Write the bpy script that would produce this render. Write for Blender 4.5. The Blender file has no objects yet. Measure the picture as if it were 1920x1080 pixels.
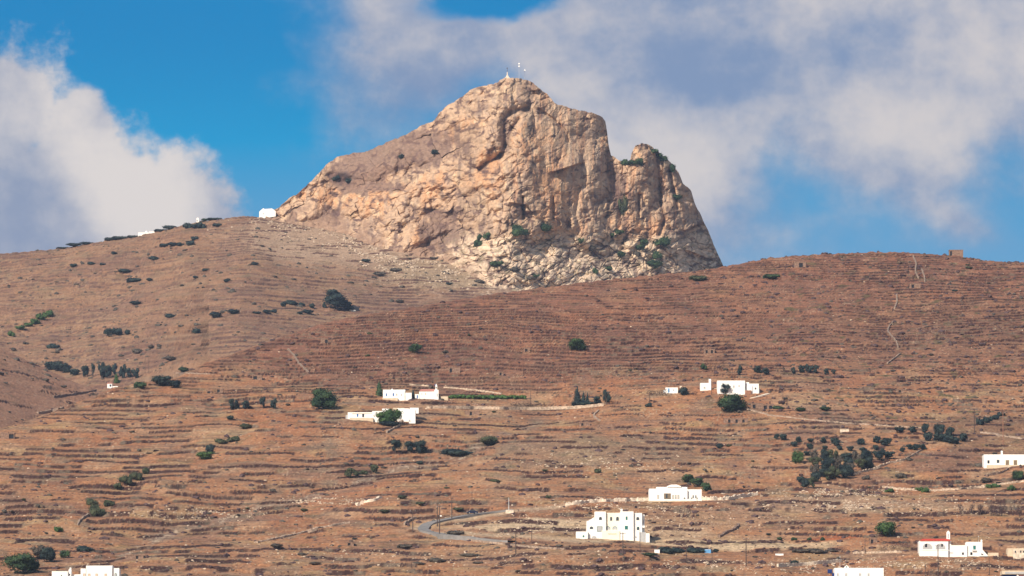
import bpy, bmesh, math, random
import numpy as np
from mathutils import Vector, Matrix

# ------------------------------------------------------------------ camera
SC = bpy.context.scene
COL = SC.collection
F = 11000.0            # focal length in photo pixels (photo is 1920 px wide)
HOR = 1600.0           # row of the true horizon
CAMZ = 25.0
TH = math.atan((HOR - 540.0) / F)
CT, ST = math.cos(TH), math.sin(TH)
cam_d = bpy.data.cameras.new("camera")
cam = bpy.data.objects.new("camera", cam_d)
COL.objects.link(cam)
cam.location = (0, 0, CAMZ)
cam.rotation_euler = (math.pi / 2 + TH, 0, 0)
cam_d.sensor_width = 36.0
cam_d.lens = 36.0 * F / 1920.0
cam_d.clip_start = 1.0
cam_d.clip_end = 40000.0
SC.camera = cam
SC.render.resolution_x, SC.render.resolution_y = 1024, 576
SC.view_settings.view_transform = 'Standard'
SC.view_settings.look = 'None'
SC.view_settings.exposure = EXPOSURE = 0.12
SC.view_settings.gamma = 1.0
SC.cycles.max_bounces = 5
SC.cycles.diffuse_bounces = 2
SC.cycles.volume_bounces = 0
SC.cycles.transparent_max_bounces = 4
SC.cycles.use_denoising = True

# ------------------------------------------------------------------ sun
SUN_AZ = math.radians(32)      # left of straight behind the camera
SUN_EL = math.radians(34)
sun_dir = Vector((-math.sin(SUN_AZ) * math.cos(SUN_EL), -math.cos(SUN_AZ) * math.cos(SUN_EL), math.sin(SUN_EL)))
sd = bpy.data.lights.new("sun", 'SUN')
sd.energy = 5.0
sd.angle = math.radians(0.5)
sd.color = (1.0, 0.90, 0.76)
sun = bpy.data.objects.new("sun", sd)
COL.objects.link(sun)
sun.rotation_euler = sun_dir.to_track_quat('Z', 'Y').to_euler()

# ------------------------------------------------------------------ sky with clouds
world = bpy.data.worlds.new("World")
SC.world = world
world.use_nodes = True
WN = world.node_tree.nodes
WL = world.node_tree.links
WN.clear()


class E:
    """tiny expression builder for math nodes"""
    nt = None

    def __init__(self, s):
        self.s = s

    @staticmethod
    def op(o, *a, clamp=False):
        n = E.nt.nodes.new('ShaderNodeMath')
        n.operation = o
        n.use_clamp = clamp
        for i, v in enumerate(a):
            if isinstance(v, E):
                E.nt.links.new(v.s, n.inputs[i])
            else:
                n.inputs[i].default_value = v
        return E(n.outputs[0])

    def __add__(s, o): return E.op('ADD', s, o)
    def __radd__(s, o): return E.op('ADD', s, o)
    def __sub__(s, o): return E.op('SUBTRACT', s, o)
    def __rsub__(s, o): return E.op('SUBTRACT', o, s)
    def __mul__(s, o): return E.op('MULTIPLY', s, o)
    def __rmul__(s, o): return E.op('MULTIPLY', s, o)
    def __truediv__(s, o): return E.op('DIVIDE', s, o)


def smooth(e, a, b):
    n = E.nt.nodes.new('ShaderNodeMapRange')
    n.interpolation_type = 'SMOOTHSTEP'
    E.nt.links.new(e.s, n.inputs[0])
    n.inputs[1].default_value = a
    n.inputs[2].default_value = b
    return E(n.outputs[0])


def mixc(nt, fac, a, b, mode='MIX'):
    n = nt.nodes.new('ShaderNodeMix')
    n.data_type = 'RGBA'
    n.blend_type = mode
    for i, v in ((0, fac), (6, a), (7, b)):
        if isinstance(v, E):
            nt.links.new(v.s, n.inputs[i])
        elif hasattr(v, 'is_output'):
            nt.links.new(v, n.inputs[i])
        elif i == 0:
            n.inputs[0].default_value = v
        else:
            n.inputs[i].default_value = (*v, 1.0)
    return n.outputs[2]


def srgb(r, g, b):
    def f(v):
        v /= 255.0
        return v / 12.92 if v <= 0.04045 else ((v + 0.055) / 1.055) ** 2.4
    return (f(r), f(g), f(b))


E.nt = world.node_tree
tc = WN.new('ShaderNodeTexCoord')
sep = WN.new('ShaderNodeSeparateXYZ')
WL.new(tc.outputs['Generated'], sep.inputs[0])
dx, dy, dz = (E(sep.outputs[i]) for i in range(3))
dys = E.op('MAXIMUM', E.op('ABSOLUTE', dy), 0.05)
U = dx / dys * F + 960.0       # a bearing scale on the sky dome
V = HOR - dz / dys * F         # an elevation scale on the sky dome


def sky_noise(scale, detail=6.0, rough=0.55, off=(0, 0), stretch=1.0, dist=0.0):
    cx = WN.new('ShaderNodeCombineXYZ')
    WL.new(((U + off[0]) * (1.0 / scale)).s, cx.inputs[0])
    WL.new(((V + off[1]) * (stretch / scale)).s, cx.inputs[1])
    n = WN.new('ShaderNodeTexNoise')
    n.noise_dimensions = '2D'
    n.inputs['Scale'].default_value = 1.0
    n.inputs['Detail'].default_value = detail
    n.inputs['Roughness'].default_value = rough
    n.inputs['Distortion'].default_value = dist
    WL.new(cx.outputs[0], n.inputs['Vector'])
    return E(n.outputs[0])


def blob(cx, cy, rx, ry, rot=0.0):
    a = math.radians(rot)
    ex = (U - cx)
    ey = (V - cy)
    p = (ex * math.cos(a) + ey * math.sin(a)) * (1.0 / rx)
    q = (ey * math.cos(a) - ex * math.sin(a)) * (1.0 / ry)
    return 1.0 - E.op('SQRT', p * p + q * q)      # 1 at the centre, 0 on the rim


def union(bl):
    r = bl[0]
    for b in bl[1:]:
        r = E.op('SMOOTH_MAX', r, b, 0.25)
    return r


n_big = sky_noise(620.0, 8.0, 0.56, (100, 40), 1.3)
n_mid = sky_noise(230.0, 8.0, 0.56, (700, 900), 1.15)
n_fine = sky_noise(60.0, 6.0, 0.6, (50, 90), 1.1)
n_wisp = sky_noise(420.0, 8.0, 0.52, (30, 500), 1.7)
# the sunlit cumulus on the left
left = union([blob(-100, 480, 330, 420), blob(110, 460, 210, 290, 30), blob(312, 490, 170, 200, 28), blob(-10, 200, 120, 110), blob(150, 240, 80, 90)])
left_a = smooth(left + (n_mid - 0.5) * 0.95 + (n_fine - 0.5) * 0.32, -0.05, 0.22)
# the wide bank on the right
right = union([blob(1350, 50, 800, 350), blob(1800, 90, 620, 350), blob(810, 70, 250, 210, -15), blob(1230, 260, 420, 230),
               blob(1640, 250, 400, 160), blob(1800, 410, 200, 50, 25) * 0.40])
hole = smooth(blob(920, -5, 170, 42, -6) + (n_mid - 0.5) * 2.2 + (n_fine - 0.5) * 0.6, -0.3, 1.0) + smooth(blob(1118, 40, 60, 60) + (n_mid - 0.5) * 3.0, -0.1, 1.1) * 0.30
right_a = smooth(right + (n_big - 0.5) * 1.2 + (n_mid - 0.5) * 0.7 + (n_fine - 0.5) * 0.10 - hole * 0.9, -0.12, 0.55)
# colours of the air and clouds
g = WN.new('ShaderNodeValToRGB')
WL.new(smooth(V, 0.0, 560.0).s, g.inputs[0])
K = 10.0     # the background strength is 0.1
g.color_ramp.elements[0].color = (*[K * v for v in SKY_TOP], 1) if 'SKY_TOP' in globals() else (*[K * v for v in srgb(0, 128, 188)], 1)
g.color_ramp.elements[1].color = (*[K * v for v in srgb(100, 157, 199)], 1)
e = g.color_ramp.elements.new(0.45)
e.color = (*[K * v for v in srgb(8, 148, 202)], 1)
# ramps clamp nothing above one, so the colours stay linear
lit_l = smooth((n_mid - 0.5) * 2.2 + (n_fine - 0.5) * 0.5 + smooth(blob(225, 330, 230, 120, 52), -0.5, 0.9) * 0.95 + smooth(blob(20, 180, 180, 80, 30), -0.5, 0.9) * 0.25
               - smooth(blob(60, 400, 130, 120), -0.4, 0.8) * 0.35, -0.60, 1.05)
lit_r = smooth((n_wisp - 0.5) * 2.6 + (n_mid - 0.5) * 2.0 + (n_fine - 0.5) * 0.9 + smooth(blob(1290, 280, 280, 110, -20), -0.5, 1) * 0.75 + smooth(blob(1670, 235, 230, 100, 5), -0.5, 1) * 0.9
               + smooth(blob(1800, 90, 220, 120, 25), -0.5, 1) * 0.65 - smooth(blob(1480, 140, 230, 150, 0), -0.7, 1) * 0.45
               + smooth(blob(1100, 110, 350, 130), -0.4, 1) * 0.45, -0.70, 1.25)
grey = [K * v for v in srgb(140, 151, 176)]
cream = [K * v for v in srgb(214, 206, 203)]
col_l = mixc(world.node_tree, lit_l, grey, [K * v for v in srgb(222, 213, 207)])
col_r = mixc(world.node_tree, lit_r, [K * v for v in srgb(128, 146, 178)], [K * v for v in srgb(212, 203, 199)])
s1 = mixc(world.node_tree, right_a * 0.93, g.outputs[0], col_r)
s2 = mixc(world.node_tree, left_a * 0.96, s1, col_l)
nish = WN.new('ShaderNodeTexSky')
nish.sky_type = 'NISHITA'
nish.sun_disc = False
nish.sun_elevation = SUN_EL
nish.sun_rotation = math.atan2(sun_dir.x, sun_dir.y) % (2 * math.pi)
nish.altitude = 50
# the sky above the cloud field fades into the clear physical sky
up = smooth(dz, 0.16, 0.34)
front = smooth(dy, 0.55, 0.85)
sky_mix = mixc(world.node_tree, front * (1.0 - up), nish.outputs[0], s2)
bg = WN.new('ShaderNodeBackground')
WL.new(sky_mix, bg.inputs[0])
bg.inputs[1].default_value = 0.1
wo = WN.new('ShaderNodeOutputWorld')
WL.new(bg.outputs[0], wo.inputs[0])
# ------------------------------------------------------------------ helpers: noise
RNG = np.random.RandomState(7)
PERM = np.concatenate([RNG.permutation(256)] * 3)
GA = RNG.rand(256) * 2 * np.pi
GX, GY = np.cos(GA).astype(np.float32), np.sin(GA).astype(np.float32)


def perlin(x, y, seed=0):
    x = np.asarray(x, np.float32) + seed * 17.37
    y = np.asarray(y, np.float32) - seed * 9.13
    xi = np.floor(x); yi = np.floor(y)
    xf = x - xi; yf = y - yi
    xi = xi.astype(np.int32) & 255; yi = yi.astype(np.int32) & 255
    u = xf * xf * xf * (xf * (xf * 6 - 15) + 10)
    v = yf * yf * yf * (yf * (yf * 6 - 15) + 10)

    def gr(ix, iy, fx, fy):
        h = PERM[PERM[ix] + iy]
        return GX[h] * fx + GY[h] * fy
    a = gr(xi, yi, xf, yf); b = gr(xi + 1, yi, xf - 1, yf)
    c = gr(xi, yi + 1, xf, yf - 1); d = gr(xi + 1, yi + 1, xf - 1, yf - 1)
    return ((a + u * (b - a)) * (1 - v) + (c + u * (d - c)) * v) * 1.5


def fbm(x, y, o=4, seed=0, rough=0.5):
    s = 0; a = 1.0; t = 0
    for i in range(o):
        s = s + a * perlin(x * 2 ** i, y * 2 ** i, seed + i * 3)
        t += a; a *= rough
    return s / t * 1.4


def ridged(x, y, o=4, seed=0):
    s = 0; a = 1.0; t = 0
    for i in range(o):
        s = s + a * (1 - 2 * np.abs(perlin(x * 2 ** i, y * 2 ** i, seed + i * 3)))
        t += a; a *= 0.5
    return s / t


def worley(x, y, seed=0):
    """returns F1, F2 and a random value per cell"""
    x = np.asarray(x, np.float32); y = np.asarray(y, np.float32)
    xi = np.floor(x).astype(np.int32); yi = np.floor(y).astype(np.int32)
    f1 = np.full(x.shape, 9.0, np.float32); f2 = f1.copy(); idv = np.zeros(x.shape, np.float32)
    for ox in (-1, 0, 1):
        for oy in (-1, 0, 1):
            h = PERM[(PERM[(xi + ox + seed * 13) & 255] + yi + oy) & 255]
            h2 = PERM[h + 57]
            px = xi + ox + h / 255.0; py = yi + oy + h2 / 255.0
            d = np.sqrt((px - x) ** 2 + (py - y) ** 2)
            near = d < f1
            f2 = np.where(near, f1, np.minimum(f2, d))
            idv = np.where(near, PERM[h2 + 91] / 255.0, idv)
            f1 = np.where(near, d, f1)
    return f1, f2, idv


def sstep(x, a, b):
    t = np.clip((x - a) / (b - a), 0, 1)
    return t * t * (3 - 2 * t)


def tan_el(py):          # tangent of elevation of a photo row
    return (F * ST + (540.0 - py) * CT) / (F * CT - (540.0 - py) * ST)


def row_of(t):           # inverse of tan_el
    k = (t * CT - ST) / (t * ST + CT)
    return 540.0 - F * k


def px2c(px, py):
    return (px - 960.0) * F / (F * CT - (540.0 - py) * ST)


def c2px(c, py):
    return 960.0 + c * (F * CT - (540.0 - py) * ST) / F


def curve(points):
    a = np.array(points, float)
    c = px2c(a[:, 0], a[:, 1])
    return lambda x: np.interp(x, c, a[:, 1])


def seg_dist(PX, PY, pts, ys=1.0):
    """distance in px from a polyline and parameter of side"""
    best = np.full(PX.shape, 1e9, np.float32)
    for (x0, y0), (x1, y1) in zip(pts[:-1], pts[1:]):
        vx, vy = x1 - x0, (y1 - y0) * ys
        wx, wy = PX - x0, (PY - y0) * ys
        t = np.clip((wx * vx + wy * vy) / (vx * vx + vy * vy), 0, 1)
        best = np.minimum(best, np.hypot(wx - t * vx, wy - t * vy))
    return best


# ------------------------------------------------------------------ terrain
ridge1 = curve([(-4000, 900), (-300, 870), (0, 792), (60, 775), (120, 752), (170, 735), (215, 716), (270, 706), (325, 700), (345, 690),
                (385, 670), (430, 655), (480, 637), (540, 618), (600, 597), (680, 580), (750, 570), (820, 558),
                (900, 545), (950, 538), (1010, 530), (1100, 519), (1200, 508), (1290, 500), (1350, 491), (1400, 482), (1440, 474),
                (1500, 469), (1560, 466), (1640, 463), (1680, 463), (1740, 466), (1800, 471), (1860, 480), (1920, 482), (2100, 492), (4000, 620)])
ridge3 = curve([(-4000, 480), (-300, 560), (0, 640), (30, 655), (60, 670), (90, 684), (120, 699), (150, 712), (190, 727), (260, 765), (330, 830), (500, 1000), (4000, 1300)])
ridge2 = curve([(-4000, 600), (-300, 490), (0, 468), (60, 462), (120, 458), (160, 450), (220, 440), (260, 434), (300, 425), (340, 415), (370, 408), (420, 402),
                (450, 397), (485, 398), (520, 405), (560, 412), (700, 432), (900, 455), (1350, 560), (2200, 650), (4000, 720)])
K1, D0 = 1 / 1.64, 1900.0


def Dr1(c):
    return D0 + (1080 - ridge1(c)) / K1


def hill(c, D, ridge, Dr, k, soft, drop):
    r = ridge - soft * 0.55
    q = (r + (Dr - D) * k - r) / soft
    py = r + soft * np.logaddexp(0, q)
    z = CAMZ + D * tan_el(py)
    z = z - drop * 18 * np.logaddexp(0, (D - Dr) / 18)
    return z


ccols = np.concatenate([np.linspace(-7500, -1300, 40), np.linspace(-1270, -1000, 30),
                        np.linspace(-990, 990, 1150), np.linspace(1000, 1270, 30), np.linspace(1300, 7500, 40)])
NC = len(ccols)
dr1 = Dr1(ccols)
vis2 = 4050 - (ridge1(ccols) - ridge2(ccols)) / 0.43
vis3 = 2600 + 1400 * sstep(ccols, px2c(240, 760), px2c(520, 700))
b0 = np.full(NC, 250.0); b1 = np.full(NC, 1750.0); b2 = dr1 + 25
b3 = np.clip(np.minimum(vis2 - 60, vis3), b2 + 25, 3950); b4 = np.full(NC, 4080.0); b5 = np.full(NC, 5600.0)


def seg(a, b, n):
    t = np.linspace(0, 1, n, endpoint=False)[:, None]
    return a[None] * (1 - t) + b[None] * t


D = np.concatenate([seg(b0, b1, 24), seg(b1, b2, 960), seg(b2, b3, 12), seg(b3, b4, 430), seg(b4, b5, 20), b5[None]])
NR = D.shape[0]
C = np.broadcast_to(ccols[None], D.shape)
X = C / F * D
z1 = hill(C, D, ridge1(C), dr1[None], K1, 6.0, 0.20)
z3 = hill(C, D, ridge3(C), 2950.0, 0.5, 6.0, 0.25)
z2 = hill(C, D, ridge2(C), 4050.0, 0.43, 6.0, 0.25)
zz = np.stack([z1, z3, z2])
which = np.argmax(zz, 0)
Z = zz.max(0)
del zz
PYB = row_of((Z - CAMZ) / D)
PXB = c2px(C, PYB)
# real undulation of the slopes, kept off the crests
away = np.where(which == 0, 1 - np.exp(-((dr1[None] - D) / 110) ** 2), np.where(which == 2, 1 - np.exp(-((4050 - D) / 120) ** 2), 0.3))
away = away * sstep(D, 1500, 1800)
und = 3.6 * perlin(X / 95, D / 150, 1) + 1.4 * fbm(X / 30, D / 60, 3, 2)
# gullies and spurs of the near hill
GUL = [(-100, 1110), (60, 1068), (200, 1050), (300, 985), (420, 955), (560, 925), (650, 905), (730, 870), (860, 850), (960, 805), (1010, 775)]
gd = seg_dist(PXB, PYB, GUL, 2.0)
GUL2 = [(180, 975), (215, 930), (285, 885), (380, 860), (440, 825), (475, 790)]
gd2 = seg_dist(PXB, PYB, GUL2, 1.5)
GUL3 = [(20, 630), (60, 610), (100, 585), (170, 560), (210, 530), (270, 495)]
gd3 = seg_dist(PXB, PYB, GUL3, 2.0)
und = und - 1.8 * np.exp(-(gd / 45) ** 2) - 1.6 * np.exp(-(gd2 / 22) ** 2) - 2.2 * np.exp(-(gd3 / 22) ** 2)
Z = Z + und * away
# terraces: the slope is cut into steps held by dry walls
zt = np.linspace(-100, 800, 1801)
T1 = np.interp(zt, [0, 100, 150, 200, 240, 330], [4, 3.3, 3.6, 3.0, 2.2, 1.9])
T2 = np.interp(zt, [250, 330, 400, 480], [5.0, 4.6, 3.6, 3.2])
I1 = np.cumsum(0.5 / T1); I2 = np.cumsum(0.5 / T2)
side = np.clip((np.interp(PXB, [p[0] for p in GUL], [p[1] for p in GUL]) - PYB) / 14.0, -1, 1)
warp = 2.6 * perlin(X / 70, D / 110, 5) + 1.0 * perlin(X / 22, D / 60, 6) + 0.35 * perlin(X / 7, D / 20, 8) + side * 1.3
P1 = np.interp(Z + warp, zt, I1)
P2 = np.interp(Z + warp * 1.4, zt, I2)
PH = np.where(which == 0, P1, P2)
PH = PH + 0.045 * perlin(X / 3.0, D / 8.0, 9) + 0.03 * perlin(X / 1.2, D / 4.0, 10)
tid = np.floor(PH)
fr = PH - tid
hsh = (np.sin(tid * 127.1) * 43758.5453) % 1.0
mn = 0.62 * perlin(X / 26 + hsh * 91, tid * 3.7 + 0.3, 11) + 0.45 * perlin(X / 9 + hsh * 37, tid * 5.3 + 0.6, 12)
lowz = (which == 0) * sstep(PYB, 700, 800)
dens = 0.11 - 0.07 * lowz + 0.24 * perlin(X / 80, D / 120, 14) + np.where(which == 2, -0.03, 0.05) + np.where(which == 1, -0.3, 0)
dens = dens + 0.16 * np.exp(-((PXB - 130) / 260) ** 2 - ((PYB - 870) / 90) ** 2)
dens = dens + 0.30 * np.exp(-((PXB - 800) / 420) ** 2 - ((PYB - 640) / 50) ** 2)
dens = dens + 0.15 * np.exp(-((PXB - 1800) / 260) ** 2 - ((PYB - 600) / 70) ** 2)
dens = dens - 0.25 * np.exp(-((PXB - 1790) / 130) ** 2 - ((PYB - 985) / 12) ** 2)
FLATS = [[(800, 767), (905, 768), (1020, 769), (1132, 762)], [(1060, 949), (1216, 941), (1320, 941), (1420, 929)], [(1655, 915), (1740, 922), (1850, 913), (1925, 904)],
         [(1600, 891), (1640, 881), (1697, 864)], [(720, 750), (830, 749), (985, 750)], [(1458, 1064), (1578, 1055)], [(1345, 741), (1425, 740)], [(1080, 1011), (1220, 1011)],
         [(1724, 1045), (1850, 1045)], [(1845, 880), (1920, 880)], [(650, 789), (785, 789)], [(1313, 735), (1335, 735)], [(1248, 739), (1272, 739)], [(1225, 1038), (1470, 1040)]]
flat = np.ones(D.shape, np.float32)
for f_ in FLATS:
    flat = flat * sstep(seg_dist(PXB, PYB, f_, 2.0), 5, 16)
# smooth ground where the road and its verge run
ROADPTS = [(1060, 950), (960, 957), (885, 966), (835, 972), (795, 978), (775, 988), (800, 1000), (900, 1012), (1000, 1020), (1130, 1026)]
rd = seg_dist(PXB, PYB, ROADPTS, 2.5)
noter = flat * sstep(rd, 6, 26) * sstep(D, 1650, 1800) * np.where(which == 0, sstep(dr1[None] - D, 3, 25), 1)
m = sstep(mn + dens + 0.06 * perlin(X / 2.5, tid * 1.7, 13), 0.03, 0.13) * noter
hw = np.where(which == 0, np.interp(Z, [100, 200, 330], [1.25, 1.1, 0.85]), 1.1) * (0.55 + 0.9 * ((np.sin(tid * 51.7 + 2) * 9631.3) % 1.0))
hw = hw * (1 + 0.25 * perlin(X / 5, tid * 2.1, 15))
dl = 0.16
saw = np.where(fr < dl, fr / dl, 1 - (fr - dl) / (1 - dl)) - 0.5      # steep rise then gentle fall
Z = Z + hw * m * saw
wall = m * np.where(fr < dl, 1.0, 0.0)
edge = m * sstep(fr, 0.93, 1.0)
Z = Z + (0.10 * fbm(X / 2.6, D / 4.0, 2, 21) + 0.06 * perlin(X / 1.1, D / 1.6, 22)) * sstep(D, 1500, 1800)
# crest roughness so the skyline is not a ruler line
cr_ = np.maximum(np.exp(-((D - dr1[None]) / 28) ** 2), np.exp(-((D - 4050) / 40) ** 2))
Z = Z + 0.7 * np.clip(fbm(X / 3.2, D / 30.0, 3, 23), -0.3, 1) * cr_
# far sides and the front run down to the plain
fall = sstep(np.abs(C), 3500, 7300)
Z = Z * (1 - fall) + (-2.0) * fall
lowf = sstep(D, 250, 1750)
zf = np.interp(D, [250, 600, 1750], [-2.0, -1.0, 1.0])
Z = np.where(D < 1750, (-2.0) * (1 - lowf ** 0.8) + Z[24][None] * (lowf ** 0.8) * (D < 1750), Z)
endf = sstep(D, 4300, 5600)
Z = Z * (1 - endf) - 3.0 * endf

# ---- albedo of the ground
def lerp(a, b, t):
    return a * (1 - t[..., None]) + np.array(b, np.float32) * t[..., None]


n1 = fbm(X / 45, D / 90, 4, 31)
n2 = fbm(X / 12, D / 26, 4, 32)
n3 = fbm(X / 22, (Z * 0.9 + D * 0.03), 3, 33)
n4 = perlin(X / 2.2, D / 5, 34)
colr = np.empty(D.shape + (3,), np.float32)
colr[:] = (0.470, 0.235, 0.130)
colr = lerp(colr, (0.40, 0.175, 0.095), sstep(n1, -0.1, 0.5) * 0.65)
colr = lerp(colr, (0.50, 0.325, 0.22), sstep(n2 - 0.4 * n1, 0.05, 0.65) * 0.6)
colr = lerp(colr, (0.27, 0.165, 0.13), sstep(fbm(X / 38, D / 55, 4, 52) + 0.3 * n3, 0.08, 0.5) * 0.6)
colr = lerp(colr, (0.56, 0.36, 0.235), sstep(fbm(X / 30, D / 40, 4, 53), 0.15, 0.55) * 0.6)
gold = sstep(fbm(X / 24, D / 30, 4, 55), 0.10, 0.5)
colr = lerp(colr, (0.50, 0.37, 0.21), gold * 0.5)
colr = lerp(colr, (0.26, 0.215, 0.165), sstep(fbm(X / 17, D / 22, 4, 56), 0.2, 0.55) * 0.55)
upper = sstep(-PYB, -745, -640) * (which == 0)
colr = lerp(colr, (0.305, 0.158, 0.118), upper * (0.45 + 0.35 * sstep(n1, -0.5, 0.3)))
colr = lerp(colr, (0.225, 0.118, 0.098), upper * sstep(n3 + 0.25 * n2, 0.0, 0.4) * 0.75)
back = (which == 2).astype(np.float32)
colr = lerp(colr, (0.46, 0.285, 0.180), back * 0.8)
strk = sstep(perlin(X / 60 + 0.2 * n1, (Z + warp * 1.4) / 1.9, 44) + 0.5 * n3, 0.12, 0.42)
colr = lerp(colr, (0.285, 0.165, 0.125), back * strk * 0.65)
strk2 = sstep(perlin(X / 50, (Z + warp * 1.4) / 1.6, 45), 0.2, 0.5)
colr = lerp(colr, (0.52, 0.38, 0.25), back * strk2 * 0.5)
colr = lerp(colr, (0.31, 0.185, 0.140), back * sstep(n1 + 0.5 * n3, -0.1, 0.4) * 0.6)
colr = lerp(colr, (0.36, 0.30, 0.20), back * sstep(n2 + n3 * .5, 0.1, 0.6) * 0.4)
spur = (which == 1).astype(np.float32)
colr = lerp(colr, (0.56, 0.33, 0.225), spur * 0.85)
BQ = np.interp(PXB, [498, 546, 592, 640, 690, 742, 810, 870, 905, 940], [408, 417, 424, 434, 458, 480, 487, 503, 528, 542])
scree = back * np.exp(-np.clip(PYB - BQ, 0, 999) / 30) * (PXB > 470) * sstep(PXB, 440, 540)
colr = lerp(colr, (0.62, 0.46, 0.34), scree * 0.8)
colr = lerp(colr, (0.98, 0.80, 0.62), np.clip(scree * 1.4, 0, 1) * sstep(fbm(X / 9, D / 20, 3, 54) + 0.6 * n4 + 0.3 * n3, 0.05, 0.45))
colr = lerp(colr, (0.25, 0.16, 0.13), scree * sstep(fbm(X / 7, D / 16, 3, 50), 0.1, 0.45) * 0.8)


def zone(px, py, rx, ry, colour, k, nz=None):
    global colr
    w = np.exp(-((PXB - px) / rx) ** 2 - ((PYB - py) / ry) ** 2)
    w = sstep(w + 0.25 * (n2 if nz is None else nz), 0.25, 0.75) * k
    colr = lerp(colr, colour, w)


BEI = (0.56, 0.40, 0.27)
zone(1010, 992, 190, 20, (0.78, 0.60, 0.42), 0.9)
zone(1350, 1018, 290, 9, (0.76, 0.58, 0.40), 0.9)
zone(1250, 1000, 120, 16, (0.66, 0.48, 0.33), 0.8)
zone(1330, 975, 210, 22, (0.47, 0.29, 0.19), 0.7)
zone(1560, 940, 190, 20, (0.52, 0.38, 0.28), 0.55)
zone(1750, 958, 260, 16, (0.50, 0.37, 0.26), 0.5)
zone(820, 1045, 330, 20, (0.52, 0.33, 0.21), 0.5)
zone(1790, 985, 150, 7, (0.48, 0.23, 0.115), 0.95)
zone(640, 930, 120, 20, (0.46, 0.20, 0.11), 0.6)
zone(1560, 1010, 60, 4, (0.50, 0.16, 0.07), 0.9)
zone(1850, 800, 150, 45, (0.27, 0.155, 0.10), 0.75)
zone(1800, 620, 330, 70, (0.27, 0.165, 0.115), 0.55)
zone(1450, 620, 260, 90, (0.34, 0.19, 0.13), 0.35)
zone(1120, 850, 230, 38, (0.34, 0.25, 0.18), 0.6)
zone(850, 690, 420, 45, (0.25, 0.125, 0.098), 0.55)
zone(640, 450, 230, 60, (0.66, 0.50, 0.37), 0.85, n3)
zone(850, 510, 170, 34, (0.58, 0.46, 0.32), 0.8, n3)
zone(1780, 860, 110, 20, (0.26, 0.145, 0.11), 0.7)
# orange-grey stony ribbon down the big gully
colr = lerp(colr, (0.30, 0.22, 0.18), np.exp(-(gd / 16) ** 2) * 0.75 * sstep(n2, -0.5, 0.2))
colr = lerp(colr, (0.56, 0.45, 0.36), np.exp(-(gd / 7) ** 2) * sstep(n4 + n2, 0.1, 0.5) * 0.9)
# dry scrub that grows in streaks along the terraces
scr = sstep(n3 + 0.5 * n4 + 0.35 * n2, 0.12, 0.42)
colr = lerp(colr, (0.17, 0.108, 0.082), scr * np.where(which == 0, 0.50, 0.32))
spk = sstep(perlin(X / 1.1, D / 6.5, 46) + 0.5 * n2 + 0.35 * perlin(X / 3.5, D / 16, 47), 0.30, 0.62)
colr = lerp(colr, (0.15, 0.095, 0.07), spk * np.where(which == 0, 0.30, 0.20))
lsp = sstep(perlin(X / 0.9, D / 5.0, 48) - 0.3 * n2 + 0.4 * perlin(X / 9, D / 30, 49), 0.42, 0.7)
colr = lerp(colr, (0.60, 0.47, 0.35), lsp * 0.4)
grn = sstep(fbm(X / 9, D / 14, 3, 36), 0.38, 0.62) * (0.35 + 0.5 * (PXB > 1450) * (PYB < 780))
colr = lerp(colr, (0.135, 0.125, 0.065), grn)
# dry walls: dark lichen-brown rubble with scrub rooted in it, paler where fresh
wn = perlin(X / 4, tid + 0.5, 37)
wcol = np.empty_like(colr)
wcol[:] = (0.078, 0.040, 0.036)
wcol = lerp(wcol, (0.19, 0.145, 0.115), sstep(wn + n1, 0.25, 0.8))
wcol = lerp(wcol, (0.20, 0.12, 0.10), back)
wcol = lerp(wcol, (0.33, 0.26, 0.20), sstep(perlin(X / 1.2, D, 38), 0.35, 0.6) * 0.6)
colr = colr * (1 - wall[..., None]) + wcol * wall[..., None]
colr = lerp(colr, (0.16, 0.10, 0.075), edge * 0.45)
# pale gravel beside the road
colr = lerp(colr, (0.58, 0.45, 0.33), np.exp(-(rd / 9) ** 2) * 0.8)
colr *= (1 + 0.20 * n4[..., None] + 0.12 * perlin(X / 0.9, D / 2.2, 39)[..., None])
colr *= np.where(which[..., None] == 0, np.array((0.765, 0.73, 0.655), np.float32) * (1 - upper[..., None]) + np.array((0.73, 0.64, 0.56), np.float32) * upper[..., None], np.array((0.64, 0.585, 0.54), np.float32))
colr = np.clip(colr, 0.02, 0.8)

def make_mat(name):
    mt = bpy.data.materials.new(name)
    mt.use_nodes = True
    mt.node_tree.nodes.clear()
    nt = mt.node_tree
    out = nt.nodes.new('ShaderNodeOutputMaterial')
    b = nt.nodes.new('ShaderNodeBsdfPrincipled')
    nt.links.new(b.outputs[0], out.inputs[0])
    b.inputs['Roughness'].default_value = 0.95
    b.inputs['Specular IOR Level'].default_value = 0.15
    return mt, nt, b


def noise_node(nt, scale, detail=4, rough=0.6, vec=None, stretch=None):
    n = nt.nodes.new('ShaderNodeTexNoise')
    n.inputs['Scale'].default_value = scale
    n.inputs['Detail'].default_value = detail
    n.inputs['Roughness'].default_value = rough
    t = nt.nodes.new('ShaderNodeTexCoord')
    src = t.outputs['Object']
    if stretch:
        mp = nt.nodes.new('ShaderNodeMapping')
        mp.inputs['Scale'].default_value = stretch
        nt.links.new(src, mp.inputs[0])
        src = mp.outputs[0]
    nt.links.new(src, n.inputs['Vector'])
    return n


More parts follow.
